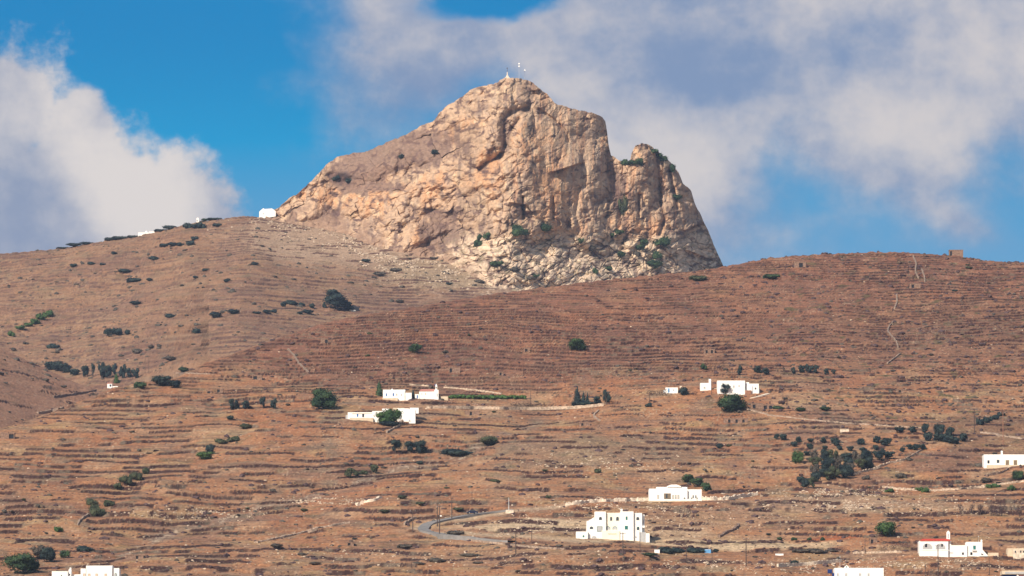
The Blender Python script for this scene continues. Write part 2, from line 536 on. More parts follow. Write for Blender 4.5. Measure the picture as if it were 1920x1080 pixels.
def ground_material(name, s1, s2, bumpd, amp, speck=None):
    mt, nt, b = make_mat(name)
    E.nt = nt
    at = nt.nodes.new('ShaderNodeAttribute')
    at.attribute_name = 'Col'
    a = E(noise_node(nt, s1, 5, 0.65, stretch=(1, 0.5, 1.6)).outputs[0])
    f = smooth(a, 0.30, 0.70) * amp + (1 - amp * 0.5)
    comb = nt.nodes.new('ShaderNodeCombineXYZ')
    for i in range(3):
        nt.links.new(f.s, comb.inputs[i])
    c1 = mixc(nt, 1.0, at.outputs['Color'], comb.outputs[0], 'MULTIPLY')
    if speck:
        v = nt.nodes.new('ShaderNodeTexVoronoi')
        v.inputs['Scale'].default_value = s2
        t = nt.nodes.new('ShaderNodeTexCoord')
        nt.links.new(t.outputs['Object'], v.inputs['Vector'])
        big = E(noise_node(nt, 0.03, 4, 0.6).outputs[0])
        k = (1.0 - smooth(E(v.outputs['Distance']), 0.10, 0.22)) * smooth(big, 0.50, 0.66)
        c1 = mixc(nt, k * 0.8, c1, speck)
    nt.links.new(c1, b.inputs['Base Color'])
    bp = nt.nodes.new('ShaderNodeBump')
    bp.inputs['Distance'].default_value = bumpd
    bp.inputs['Strength'].default_value = 0.8
    nt.links.new(noise_node(nt, s2, 4, 0.6).outputs[0], bp.inputs['Height'])
    nt.links.new(bp.outputs[0], b.inputs['Normal'])
    return mt


def grid_mesh(name, P, cols, mat, kind='structure', smooth_shade=True):
    nr, nc = P.shape[:2]
    me = bpy.data.meshes.new(name)
    nv = nr * nc
    me.vertices.add(nv)
    me.vertices.foreach_set('co', np.ascontiguousarray(P, np.float32).ravel())
    nf = (nr - 1) * (nc - 1)
    i = (np.arange(nr - 1)[:, None] * nc + np.arange(nc - 1)[None]).ravel()
    q = np.stack([i, i + 1, i + nc + 1, i + nc], 1).astype(np.int32)
    me.loops.add(nf * 4)
    me.loops.foreach_set('vertex_index', q.ravel())
    me.polygons.add(nf)
    me.polygons.foreach_set('loop_start', (np.arange(nf) * 4).astype(np.int32))
    me.update(calc_edges=True)
    me.polygons.foreach_set('use_smooth', np.full(nf, smooth_shade))
    ca = me.attributes.new('Col', 'FLOAT_COLOR', 'POINT')
    rgba = np.ones((nv, 4), np.float32)
    rgba[:, :3] = cols.reshape(-1, 3)
    ca.data.foreach_set('color', rgba.ravel())
    me.materials.append(mat)
    o = bpy.data.objects.new(name, me)
    COL.objects.link(o)
    if kind:
        o['kind'] = kind
    return o


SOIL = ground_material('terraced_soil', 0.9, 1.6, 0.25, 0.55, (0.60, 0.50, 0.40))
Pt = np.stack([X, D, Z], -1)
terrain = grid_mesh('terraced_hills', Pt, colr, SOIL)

PYF = row_of((Z - CAMZ) / D).astype(np.float32)
RUNMIN = np.minimum.accumulate(np.where(D < 1700, 9999, PYF), 0)


def ground(px, py):
    """visible point of the terrain at a photo pixel"""
    c = px2c(px, py)
    j = int(np.clip(np.searchsorted(ccols, c), 1, NC - 1))
    t = (c - ccols[j - 1]) / (ccols[j] - ccols[j - 1])
    jj = j if t > 0.5 else j - 1
    py = max(py, float(RUNMIN[NR - 22, jj]) + 0.4)
    r = int(np.searchsorted(-RUNMIN[:, jj], -py))
    r = min(max(r, 1), NR - 1)
    a, b = RUNMIN[r - 1, jj], RUNMIN[r, jj]
    t2 = 1.0 if abs(a - b) < 1e-6 or a > 9000 else float(np.clip((a - py) / (a - b), 0, 1))
    d = D[r - 1, jj] * (1 - t2) + D[r, jj] * t2
    z = Z[r - 1, jj] * (1 - t2) + Z[r, jj] * t2
    return Vector((c / F * d, d, z))


def height(x, d):
    c = x / d * F
    j = int(np.clip(np.searchsorted(ccols, c), 1, NC - 1))
    t = float(np.clip((c - ccols[j - 1]) / (ccols[j] - ccols[j - 1]), 0, 1))
    z0 = np.interp(d, D[:, j - 1], Z[:, j - 1]); z1_ = np.interp(d, D[:, j], Z[:, j])
    return float(z0 * (1 - t) + z1_ * t)


# the plain that the hills stand on
gm, gnt, gb = make_mat('plain_soil')
E.nt = gnt
gb_c = mixc(gnt, E(noise_node(gnt, 0.01, 6, 0.6).outputs[0]), (0.30, 0.17, 0.10), (0.22, 0.17, 0.10))
gnt.links.new(gb_c, gb.inputs['Base Color'])
me = bpy.data.meshes.new('ground')
me.from_pydata([(-4200, -600, -1.0), (4200, -600, -1.0), (4200, 6600, -1.0), (-4200, 6600, -1.0)], [], [(0, 1, 2, 3)])
me.materials.append(gm)
gob = bpy.data.objects.new('ground', me)
COL.objects.link(gob)
gob['kind'] = 'structure'

# ------------------------------------------------------------------ the rock
SIL = [(498, 399), (520, 391), (540, 373), (562, 360), (585, 338), (600, 322), (615, 306), (632, 294), (648, 290), (690, 283), (730, 265), (765, 250),
       (790, 236), (815, 225), (825, 211), (842, 195), (870, 180), (885, 166), (900, 162), (925, 158), (940, 149), (952, 146), (975, 147), (995, 152), (1010, 164),
       (1025, 176), (1040, 193), (1070, 203), (1110, 211), (1128, 219), (1135, 227), (1138, 245), (1141, 270), (1146, 291), (1160, 300), (1170, 306),
       (1182, 300), (1184, 287), (1192, 273), (1204, 268), (1216, 271), (1228, 279), (1240, 290), (1258, 305), (1272, 322), (1280, 342), (1296, 358),
       (1303, 382), (1314, 404), (1328, 432), (1338, 458), (1347, 478), (1356, 500)]
BASE = [(498, 408), (546, 417), (592, 424), (640, 434), (690, 458), (742, 480), (810, 487), (870, 503), (905, 528), (940, 542), (980, 548), (1356, 560)]
sil = np.array(SIL, float)
bas = np.array(BASE, float)
NX, NT, NB = 1050, 560, 46
pxr = np.linspace(498, 1356, NX)
# use arc parameter so the steep sides keep their columns
S = np.interp(pxr, sil[:, 0], sil[:, 1])
sn = 3.2 * fbm(pxr / 14.0, pxr * 0 + 0.5, 5, 51, 0.6)
S = S + sn * np.clip((pxr - 498) / 30, 0, 1)
B = np.interp(pxr, bas[:, 0], bas[:, 1]) + 3
t = np.linspace(0, 1, NT)[:, None]
PYR = B[None] * (1 - t) + S[None] * t
PXR = np.broadcast_to(pxr[None], PYR.shape)
H = (B[None] - PYR) * 0.364                 # metres above the foot
Db = 4050 - (B - ridge2(px2c(pxr, B))) / 0.43
Db = np.convolve(np.pad(Db, 30, 'edge'), np.ones(61) / 61, 'valid')
# profile: talus, cliff, shoulder
def prof(h):
    return np.interp(h, [0, 28, 40, 100, 125, 160], [0, 34, 40, 62, 80, 125])


w_left = sstep(-PXR, -900, -700)
Dd = Db[None] + prof(H) * (1 - w_left) + (H * 1.05) * w_left
Dd = Dd + 75 * sstep(PXR, 1255, 1440) + 6 * sstep(PXR, 1115, 1150) - 6 * sstep(PXR, 1150, 1215)
Dd = Dd + 22 * sstep(PXR, 960, 880) * 0
XR = (PXR - 960) * 0.364
ZR = (540 - PYR) * 0.364


def gb2(px, py, rx, ry, p=1.0):
    return np.exp(-(((PXR - px) / rx) ** 2 + ((PYR - py) / ry) ** 2) ** p)


R = 0
R = R + 4 * gb2(1075, 330, 75, 120, 1.5)           # main buttress
R = R + 6 * gb2(1208, 330, 38, 70, 1.3)            # pinnacle
R = R + 9 * gb2(1262, 430, 42, 70, 1.5)
R = R + 7 * gb2(905, 250, 42, 50, 1.4)             # left rib
R = R + 8 * gb2(985, 290, 26, 60, 1.5)
R = R + 7 * gb2(860, 340, 60, 45, 1.3)
R = R + 6 * gb2(760, 400, 60, 40, 1.3)
R = R + 6 * gb2(585, 370, 30, 40, 1.3)
R = R + 6 * gb2(1180, 400, 18, 70, 1.4)
# oriented relief
ang = np.radians(38)
ua = XR * np.cos(ang) + ZR * np.sin(ang); va = -XR * np.sin(ang) + ZR * np.cos(ang)
stri = ridged(ua / 42, va / 9, 5, 61)               # slabs dipping to the left
vert = ridged(XR / 9 + 0.3 * perlin(XR / 20, ZR / 20, 3), ZR / 45, 5, 62)     # vertical ribs
wv = sstep(PXR, 900, 1010) * sstep(-PYR, -470, -420)
am = 0.55 + 0.9 * sstep(fbm(XR / 40, ZR / 30, 3, 79), -0.4, 0.5)
mauve = np.clip(gb2(770, 272, 120, 36, 1.3) + gb2(665, 335, 60, 34) + gb2(610, 405, 40, 20), 0, 1)
R = R + stri * 1.5 * am * (1 - wv) * (1 - 0.75 * mauve) + vert * (1.3 * am + 0.3) * wv
R = R + 4.5 * fbm(XR / 38, ZR / 38, 4, 63, 0.4) + 1.2 * fbm(XR / 17 + 3, ZR / 17, 4, 64, 0.45)


def facets(x, y, seed, k):
    # flat rock faces, each with its own tilt; returns relief with sharp arrises
    x = np.asarray(x, np.float32); y = np.asarray(y, np.float32)
    xi = np.floor(x).astype(np.int32); yi = np.floor(y).astype(np.int32)
    best = np.full(x.shape, -99.0, np.float32); sec = best.copy()
    for ox in (-1, 0, 1):
        for oy in (-1, 0, 1):
            h = PERM[(PERM[(xi + ox + seed * 13) & 255] + yi + oy) & 255]
            h2 = PERM[h + 57]; h3 = PERM[h2 + 91]; h4 = PERM[h3 + 23]
            ddx = x - (xi + ox + h / 255.0); ddy = y - (yi + oy + h2 / 255.0)
            v = (h3 / 255.0 - 0.5) * 1.5 * ddx + (h4 / 255.0 - 0.5) * 1.5 * ddy - 0.9 * np.sqrt(ddx * ddx + ddy * ddy + 0.02) + (h3 % 7) / 7.0 * 0.35
            sec = np.maximum(sec, np.minimum(best, v)); best = np.maximum(best, v)
    return best * k, 1 - sstep(best - sec, 0.0, 0.11)


fa = np.radians(28)
fx = XR + 2.5 * perlin(XR / 16, ZR / 16, 73) + 0.7 * perlin(XR / 3, ZR / 3, 75); fz = ZR + 2.5 * perlin(XR / 16, ZR / 16, 74) + 0.7 * perlin(XR / 3, ZR / 3, 76)
fu, fv = fx * np.cos(fa) + fz * np.sin(fa), -fx * np.sin(fa) + fz * np.cos(fa)
ba, bac = facets(fu / 26, fv / 17, 5, 13.0); bb, bbc = facets(fx / 17, fz / 34, 6, 9.0)
ma, mac = facets(fu / 11, fv / 6.5, 7, 5.0); mb_, mbc = facets(fx / 7, fz / 13, 8, 3.6)
sml_, smc = facets(fu / 4.6, fv / 3.0, 9, 2.0)
big_ = ba * (1 - wv) + bb * wv; bigc = bac * (1 - wv) + bbc * wv
mid_ = ma * (1 - wv) + mb_ * wv; midc = mac * (1 - wv) + mbc * wv
R = R + 1.55 * big_ * (1 - 0.6 * gb2(770, 272, 120, 36, 1.3)) + 1.7 * mid_ * (1 - 0.7 * mauve) * (1 - 0.45 * gb2(1060, 300, 70, 90, 2)) + 2.0 * sml_ * (1 - 0.7 * mauve) * (1 - 0.6 * gb2(1060, 300, 70, 90, 2))
wx = XR + 3 * perlin(XR / 8, ZR / 8, 71); wz = ZR + 3 * perlin(XR / 8, ZR / 8, 72)
f1, f2, idc = worley((wx * np.cos(.5) + wz * np.sin(.5)) / 13, (-wx * np.sin(.5) + wz * np.cos(.5)) / 8, 1)
crk = 1 - sstep(f2 - f1, 0.0, 0.16)
cmask = sstep(fbm(XR / 26, ZR / 26, 3, 77) + 0.10 * (1 - wv), -0.1, 0.45) * (1 - 0.8 * gb2(1050, 290, 85, 100, 2)) * (1 - 0.8 * gb2(770, 272, 120, 36, 1.3))
R = R - 1.1 * crk * cmask
tal0 = sstep(PYR + 10 * perlin(XR / 12, ZR / 12, 75), 425, 455) * sstep(PXR, 780, 900)
ga = worley(wx / 4.4, wz / 3.2, 2); gc = worley(wx / 7.5, wz / 4.6, 3)
g1, g2, idg = (ga[i] * (1 - (tal0 > 0.5)) + gc[i] * (tal0 > 0.5) for i in range(3))
crk2 = 1 - sstep(g2 - g1, 0.0, 0.20)
tal = sstep(PYR + 10 * perlin(XR / 12, ZR / 12, 75), 425, 455) * sstep(PXR, 780, 900)      # boulder apron
cm2 = np.maximum(tal, cmask * 0.5 * sstep(perlin(XR / 14, ZR / 14, 78), -0.2, 0.5))
R = R + (idg - 0.5) * 2.2 * cm2 - crk2 * 1.3 * cm2
R = R + 0.55 * ridged(XR / 4.5, ZR / 4.5, 4, 66)
# named gullies
DARK = 0
for pts, dep, wd in [([(1003, 178), (988, 205), (974, 222)], 3, 5), ([(990, 205), (960, 208), (947, 222), (945, 250), (946, 272)], 7, 7),
                     ([(972, 225), (955, 250), (948, 275), (938, 295)], 5, 6), ([(938, 292), (915, 305), (900, 318)], 6, 5),
                     ([(1010, 205), (1040, 225), (1060, 245), (1066, 265)], 3, 3), ([(1143, 285), (1144, 320), (1154, 360), (1166, 400), (1180, 440)], 5, 12),
                     ([(1232, 290), (1236, 330), (1240, 380)], 6, 5), ([(1238, 380), (1246, 410), (1236, 440)], 6, 4),
                     ([(750, 290), (745, 325)], 5, 4), ([(980, 370), (981, 410)], 6, 3), ([(1036, 370), (1037, 410)], 4, 3),
                     ([(1255, 320), (1262, 350), (1270, 390)], 5, 4), ([(1197, 365), (1198, 405)], 5, 3), ([(620, 330), (660, 345)], 5, 10),
                     ([(1085, 355), (1078, 400), (1088, 430)], 4, 4)]:
    gdist = seg_dist(PXR, PYR, pts)
    gg = np.exp(-(gdist / wd) ** 2)
    R = R - dep * gg
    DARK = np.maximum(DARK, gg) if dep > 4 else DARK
# overhangs: a brow that juts out above and is cut away below
for (x0, y0, x1, y1, amp) in [(1040, 322, 1088, 306, 7), (1285, 432, 1318, 418, 7), (1000, 170, 1022, 166, 4), (960, 380, 985, 384, 4), (1290, 470, 1335, 488, 5)]:
    tt = np.clip((PXR - x0) / (x1 - x0), 0, 1)
    yl = y0 + (y1 - y0) * tt
    inx = sstep(PXR, x0 - 10, x0 + 4) * (1 - sstep(PXR, x1 - 4, x1 + 8))
    up_ = sstep(-PYR, -yl - 1.5, -yl + 1.5)
    R = R + amp * inx * (up_ * np.exp(-np.clip(yl - PYR, 0, 999) / 22) - 0.6 * (1 - up_) * np.exp(-np.clip(PYR - yl, 0, 999) / 10))
fade = np.clip((B[None] - PYR) / 14, 0, 1)
R = R * (0.25 + 0.75 * fade)
soft_left = 1 - 0.55 * w_left * sstep(-PYR, -345, -300)
R = R * soft_left
Dd = Dd - R
# back side of the rock, a real body behind the skyline
tb = np.linspace(0, 1, NB + 1)[1:, None]
Dtop = Dd[-1]
back_D = Dtop[None] + 150 * tb ** 1.2 + 4 * fbm(XR[:1] / 15, tb * 8, 3, 80)
Ztop = CAMZ + Dtop * tan_el(S)
Zbase = CAMZ + Db * tan_el(B) - 8
back_Z = Ztop[None] * (1 - tb ** 1.35) + Zbase[None] * tb ** 1.35
front_Z = CAMZ + Dd * tan_el(PYR)
cr = px2c(PXR, PYR)
Xf = cr / F * Dd
Xb = (px2c(pxr, S) / F * Dtop)[None] + 0 * tb
RP = np.concatenate([np.stack([Xf, Dd, front_Z], -1), np.stack([Xb, back_D, back_Z], -1)])
# albedo of the rock
rc = np.empty(PYR.shape + (3,), np.float32)
rc[:] = (0.64, 0.475, 0.345)
q1 = fbm(XR / 30, ZR / 30, 4, 91); q2 = fbm(XR / 8, ZR / 10, 4, 92); q3 = fbm(XR / 4, ZR / 16, 4, 93)
rc = lerp(rc, (0.70, 0.41, 0.23), sstep(-0.06 + q1 + 0.5 * q2 + 0.25 * gb2(620, 370, 90, 60) + 0.55 * gb2(905, 300, 60, 60) + 0.75 * gb2(985, 265, 25, 50) + .5 * gb2(1050, 350, 40, 40) + .35 * gb2(760, 370, 80, 40), 0.10, 0.65) * 0.75)
rc = lerp(rc, (0.80, 0.64, 0.46), sstep(q2 + 0.4 * q3, 0.05, 0.5) * 0.7)
rc = lerp(rc, (0.43, 0.34, 0.29), sstep(q3 - 0.3 * q1, 0.0, 0.5) * 0.65)
rc = lerp(rc, (0.90, 0.76, 0.60), tal * 0.8)
# mauve scrub on the gentler ground
sc0 = (1.2 * gb2(770, 278, 125, 44, 1.3) + 0.9 * gb2(690, 315, 60, 34) + .5 * gb2(720, 430, 60, 12) + .6 * gb2(805, 440, 22, 50) + .55 * gb2(850, 400, 40, 10) + .7 * gb2(1155, 350, 16, 40) + 0.9 * gb2(655, 330, 40, 25) + 0.85 * gb2(700, 352, 70, 12) + .8 * gb2(620, 400, 40, 22) + 0.9 * gb2(830, 435, 40, 34)
       + .75 * gb2(985, 190, 26, 9) + .5 * gb2(900, 430, 60, 30) + 0.5 * gb2(930, 510, 70, 30) + 0.7 * gb2(1160, 370, 20, 50) + .45 * gb2(600, 420, 90, 14) + .45 * gb2(870, 205, 30, 12))
scm = sstep(sc0 + 0.45 * q2 + 0.3 * q3, 0.42, 0.85)
rc = lerp(rc, (0.255, 0.18, 0.155), scm * 0.85)
rc = lerp(rc, (0.09, 0.075, 0.09), sstep(gb2(652, 332, 34, 20) + 0.5 * q2, 0.5, 1.0) * 0.85)
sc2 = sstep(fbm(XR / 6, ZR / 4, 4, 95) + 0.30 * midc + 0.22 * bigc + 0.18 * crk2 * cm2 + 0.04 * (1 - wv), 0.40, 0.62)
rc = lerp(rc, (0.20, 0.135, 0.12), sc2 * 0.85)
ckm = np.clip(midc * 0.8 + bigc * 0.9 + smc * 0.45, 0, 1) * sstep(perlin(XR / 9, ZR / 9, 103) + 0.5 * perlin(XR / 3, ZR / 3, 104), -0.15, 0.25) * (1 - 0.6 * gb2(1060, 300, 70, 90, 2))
rc = lerp(rc, (0.15, 0.10, 0.10), ckm * 0.75)  # rock cracks, with darker crevice shade painted along the facet creases
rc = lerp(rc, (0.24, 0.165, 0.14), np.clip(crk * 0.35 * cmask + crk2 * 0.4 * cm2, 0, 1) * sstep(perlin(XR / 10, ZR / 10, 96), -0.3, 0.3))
# rust and soot streaks that run down the face
stk = sstep(perlin(XR / 2.2, ZR / 26, 97) + 0.5 * perlin(XR / 5, ZR / 40, 98), 0.25, 0.6) * wv
rc = lerp(rc, (0.36, 0.27, 0.23), stk * 0.5)
stk2 = sstep(perlin(XR / 2.8, ZR / 30, 99), 0.2, 0.5) * wv
rc = lerp(rc, (0.66, 0.39, 0.24), stk2 * 0.5)
rc = lerp(rc, (0.33, 0.29, 0.20), tal * sstep(fbm(XR / 6, ZR / 3, 3, 100), 0.15, 0.45) * 0.6)
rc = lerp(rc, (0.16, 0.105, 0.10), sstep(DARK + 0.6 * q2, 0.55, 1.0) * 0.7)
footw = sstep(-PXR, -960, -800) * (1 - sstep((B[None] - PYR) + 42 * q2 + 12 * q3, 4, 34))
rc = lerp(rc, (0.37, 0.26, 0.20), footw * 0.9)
rc *= 1 + 0.10 * perlin(XR / 1.2, ZR / 1.2, 101)[..., None]
rc *= np.array((0.80, 0.725, 0.655), np.float32)
rc = np.clip(rc, 0.03, 0.78)
rcb = np.broadcast_to(np.array((0.42, 0.33, 0.27), np.float32), (NB, NX, 3))
ROCK = ground_material('weathered_rock', 0.35, 0.9, 0.5, 0.35)
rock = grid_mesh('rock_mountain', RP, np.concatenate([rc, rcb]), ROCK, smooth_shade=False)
RPY = row_of((front_Z - CAMZ) / Dd)


def on_rock(px, py):
    j = int(np.clip(round((px - 498) / (1356 - 498) * (NX - 1)), 0, NX - 1))
    r = int(np.clip(round((B[j] - py) / (B[j] - S[j]) * (NT - 1)), 0, NT - 1))
    p = Vector(RP[r, j])
    return p - Vector((0, 1.0, 0.3))
# ------------------------------------------------------------------ object helpers
ORD = ['first', 'second', 'third', 'fourth', 'fifth', 'sixth', 'seventh', 'eighth', 'ninth', 'tenth', 'eleventh', 'twelfth', 'thirteenth', 'fourteenth', 'fifteenth', 'sixteenth', 'seventeenth', 'eighteenth', 'nineteenth', 'twentieth']


def plain_mat(name, c, rough=0.85, var=0.12, scale=1.2, bump=0.0, spec=0.2):
    mt, nt, b = make_mat(name)
    E.nt = nt
    n = E(noise_node(nt, scale, 4, 0.6).outputs[0])
    hi = tuple(min(1, v * (1 + var)) for v in c)
    lo = tuple(v * (1 - var) for v in c)
    nt.links.new(mixc(nt, smooth(n, 0.3, 0.7), lo, hi), b.inputs['Base Color'])
    b.inputs['Roughness'].default_value = rough
    b.inputs['Specular IOR Level'].default_value = spec
    if bump:
        bp = nt.nodes.new('ShaderNodeBump')
        bp.inputs['Distance'].default_value = bump
        nt.links.new(n.s, bp.inputs['Height'])
        nt.links.new(bp.outputs[0], b.inputs['Normal'])
    return mt


M = dict(
    white=plain_mat('whitewash', (0.86, 0.84, 0.80), 0.9, 0.05, 0.5),
    cream=plain_mat('cream_plaster', (0.86, 0.79, 0.64), 0.9, 0.05, 0.5),
    beige=plain_mat('beige_render', (0.62, 0.50, 0.36), 0.9, 0.12, 0.7),
    stone=plain_mat('dry_stone', (0.34, 0.25, 0.19), 0.95, 0.45, 1.6, 0.2),
    pstone=plain_mat('pale_stone', (0.66, 0.55, 0.43), 0.95, 0.25, 1.2, 0.15),
    mstone=plain_mat('mid_stone', (0.46, 0.35, 0.26), 0.95, 0.35, 1.2, 0.2),
    lstone=plain_mat('lichened_stone', (0.27, 0.195, 0.15), 0.95, 0.4, 1.2, 0.2),
    hutstone=plain_mat('hut_stone', (0.235, 0.150, 0.110), 0.95, 0.4, 1.6, 0.2),
    dstone=plain_mat('dark_stone', (0.21, 0.145, 0.115), 0.95, 0.5, 1.6, 0.2),
    red=plain_mat('red_roof_tiles', (0.60, 0.075, 0.045), 0.8, 0.15, 2.0),
    redl=plain_mat('faded_red_tiles', (0.55, 0.24, 0.19), 0.8, 0.2, 2.0),
    dark=plain_mat('dark_opening', (0.02, 0.022, 0.03), 0.6, 0.1, 1.0),
    glass=plain_mat('window_glass', (0.05, 0.06, 0.07), 0.2, 0.1, 1.0, 0, 0.5),
    green=plain_mat('green_shutter', (0.03, 0.15, 0.14), 0.6, 0.1, 1.0),
    blue=plain_mat('blue_paint', (0.03, 0.12, 0.36), 0.6, 0.1, 1.0),
    lblue=plain_mat('light_blue_paint', (0.12, 0.32, 0.58), 0.6, 0.1, 1.0),
    brown=plain_mat('brown_wood', (0.20, 0.15, 0.10), 0.8, 0.2, 3.0),
    greyp=plain_mat('grey_panel', (0.42, 0.42, 0.42), 0.7, 0.1, 1.0),
    pole=plain_mat('weathered_timber', (0.09, 0.065, 0.055), 0.9, 0.2, 2.0),
    metal=plain_mat('pale_metal', (0.62, 0.62, 0.62), 0.4, 0.05, 1.0, 0, 0.5),
    car=plain_mat('navy_car_paint', (0.008, 0.012, 0.045), 0.25, 0.05, 1.0, 0, 0.6),
    tyre=plain_mat('tyre_rubber', (0.02, 0.02, 0.02), 0.9, 0.1, 1.0),
    asphalt=plain_mat('worn_asphalt', (0.23, 0.215, 0.205), 0.85, 0.15, 0.4),
    navy=plain_mat('navy_paint', (0.01, 0.03, 0.14), 0.5, 0.1, 1.0),
    rocky=plain_mat('loose_rock', (0.50, 0.39, 0.29), 0.95, 0.35, 0.8, 0.2),
    rust=plain_mat('rusty_wood', (0.28, 0.14, 0.09), 0.9, 0.2, 1.0),
)


def leaf_mat(name, a, b_, k=1.2):
    mt, nt, b = make_mat(name)
    E.nt = nt
    n = E(noise_node(nt, k, 3, 0.7).outputs[0])
    nt.links.new(mixc(nt, smooth(n, 0.35, 0.65), a, b_), b.inputs['Base Color'])
    b.inputs['Roughness'].default_value = 0.7
    return mt


LEAF = dict(
    vine=leaf_mat('vine_leaves', (0.045, 0.10, 0.03), (0.10, 0.17, 0.05)),
    deep=leaf_mat('deep_green_leaves', (0.016, 0.034, 0.020), (0.062, 0.100, 0.040)),
    green=leaf_mat('mid_green_leaves', (0.030, 0.065, 0.022), (0.08, 0.125, 0.04)),
    blue=leaf_mat('blue_green_leaves', (0.012, 0.022, 0.028), (0.042, 0.060, 0.050)),
    grey=leaf_mat('grey_green_scrub', (0.060, 0.055, 0.048), (0.115, 0.095, 0.075)),
    mauve=leaf_mat('bare_mauve_twigs', (0.060, 0.038, 0.042), (0.115, 0.072, 0.07)),
    olive=leaf_mat('olive_leaves', (0.035, 0.045, 0.026), (0.085, 0.095, 0.05)),
)


def new_obj(name, me, parent=None, mat=None):
    o = bpy.data.objects.new(name, me)
    COL.objects.link(o)
    if parent is not None:
        o.parent = parent
    if mat is not None and me is not None and not me.materials:
        me.materials.append(mat)
    return o


def tag(o, label, cat, group=None, kind=None):
    if kind:
        o['kind'] = kind
    else:
        o['label'] = label
        o['category'] = cat
        if group:
            o['group'] = group
    return o


class MB:
    def __init__(s):
        s.v = []; s.f = []

    def poly(s, pts):
        n = len(s.v); s.v += [tuple(p) for p in pts]; s.f.append(tuple(range(n, n + len(pts))))

    def box(s, x0, x1, y0, y1, z0, z1, dx=0, top=None):
        """top: optional inset of the top face for tapered shapes"""
        n = len(s.v); t = top or 0
        s.v += [(x0, y0, z0), (x1, y0, z0), (x1, y1, z0), (x0, y1, z0), (x0 + t, y0 + t, z1), (x1 - t, y0 + t, z1), (x1 - t, y1 - t, z1), (x0 + t, y1 - t, z1)]
        s.f += [(n, n + 3, n + 2, n + 1), (n + 4, n + 5, n + 6, n + 7), (n, n + 1, n + 5, n + 4), (n + 1, n + 2, n + 6, n + 5), (n + 2, n + 3, n + 7, n + 6), (n + 3, n, n + 4, n + 7)]

    def prism(s, outline, y0, y1):
        """outline in x,z extruded along y"""
        n = len(s.v); k = len(outline)
        s.v += [(x, y0, z) for x, z in outline] + [(x, y1, z) for x, z in outline]
        s.f.append(tuple(range(n, n + k)))
        s.f.append(tuple(range(n + 2 * k - 1, n + k - 1, -1)))
        for i in range(k):
            j = (i + 1) % k
            s.f.append((n + j, n + i, n + k + i, n + k + j))

    def tube(s, p0, p1, r0, r1, k=8):
        p0 = Vector(p0); p1 = Vector(p1)
        q = (p1 - p0).to_track_quat('Z', 'Y')
        n = len(s.v)
        for p, r in ((p0, r0), (p1, r1)):
            for i in range(k):
                a = 2 * math.pi * i / k
                s.v.append(tuple(p + q @ Vector((r * math.cos(a), r * math.sin(a), 0))))
        for i in range(k):
            j = (i + 1) % k
            s.f.append((n + i, n + j, n + k + j, n + k + i))
        s.f.append(tuple(range(n + k - 1, n - 1, -1))); s.f.append(tuple(range(n + k, n + 2 * k)))

    def mesh(s, name, mat=None):
        me = bpy.data.meshes.new(name)
        me.from_pydata(s.v, [], s.f)
        bm = bmesh.new(); bm.from_mesh(me); bmesh.ops.recalc_face_normals(bm, faces=bm.faces); bm.to_mesh(me); bm.free()
        if mat:
            me.materials.append(mat)
        return me

    def build(s, name, mat, parent=None):
        return new_obj(name, s.mesh(name, mat), parent)


# ------------------------------------------------------------------ plants
def crown_mesh(name, lobes, n, leaf, seed, flat=0.0, core=True):
    """leaf sized faces through the volume of several lobes; unit size 1 x 1 x 1, base at z=0"""
    rs = np.random.RandomState(seed)
    V_ = []; F_ = []
    vol = np.array([l[3] * l[3] * l[4] for l in lobes]); cnt = np.maximum(4, (n * vol / vol.sum()).astype(int))
    for (cx, cy, cz, r, rz), k in zip(lobes, cnt):
        d = rs.normal(size=(k, 3)); d /= np.linalg.norm(d, axis=1)[:, None]
        rad = rs.uniform(0.55, 1.08, k) ** 0.6
        p = d * rad[:, None] * np.array([r, r, rz]) + np.array([cx, cy, cz])
        for i in range(k):
            if p[i, 2] < -0.04:
                continue
            nrm = d[i] * 0.7 + rs.normal(size=3) * 0.6
            nrm /= np.linalg.norm(nrm)
            a = np.cross(nrm, rs.normal(size=3)); a /= np.linalg.norm(a); b = np.cross(nrm, a)
            s_ = leaf * rs.uniform(0.6, 1.3)
            m0 = len(V_)
            V_ += [tuple(p[i] + a * s_), tuple(p[i] + b * s_ * 0.7), tuple(p[i] - a * s_), tuple(p[i] - b * s_ * 0.7)]
            F_.append((m0, m0 + 1, m0 + 2, m0 + 3))
        if core:
            bm = bmesh.new()
            bmesh.ops.create_icosphere(bm, subdivisions=2, radius=1.0)
            m0 = len(V_)
            for v in bm.verts:
                q = 0.70 + 0.16 * math.sin(v.co.x * 7 + seed) * math.cos(v.co.y * 6 + v.co.z * 5)
                V_.append((cx + v.co.x * r * q, cy + v.co.y * r * q, max(-0.02, cz + v.co.z * rz * q)))
            for f in bm.faces:
                F_.append(tuple(m0 + v.index for v in f.verts))
            bm.free()
    me = bpy.data.meshes.new(name)
    me.from_pydata(V_, [], F_)
    return me


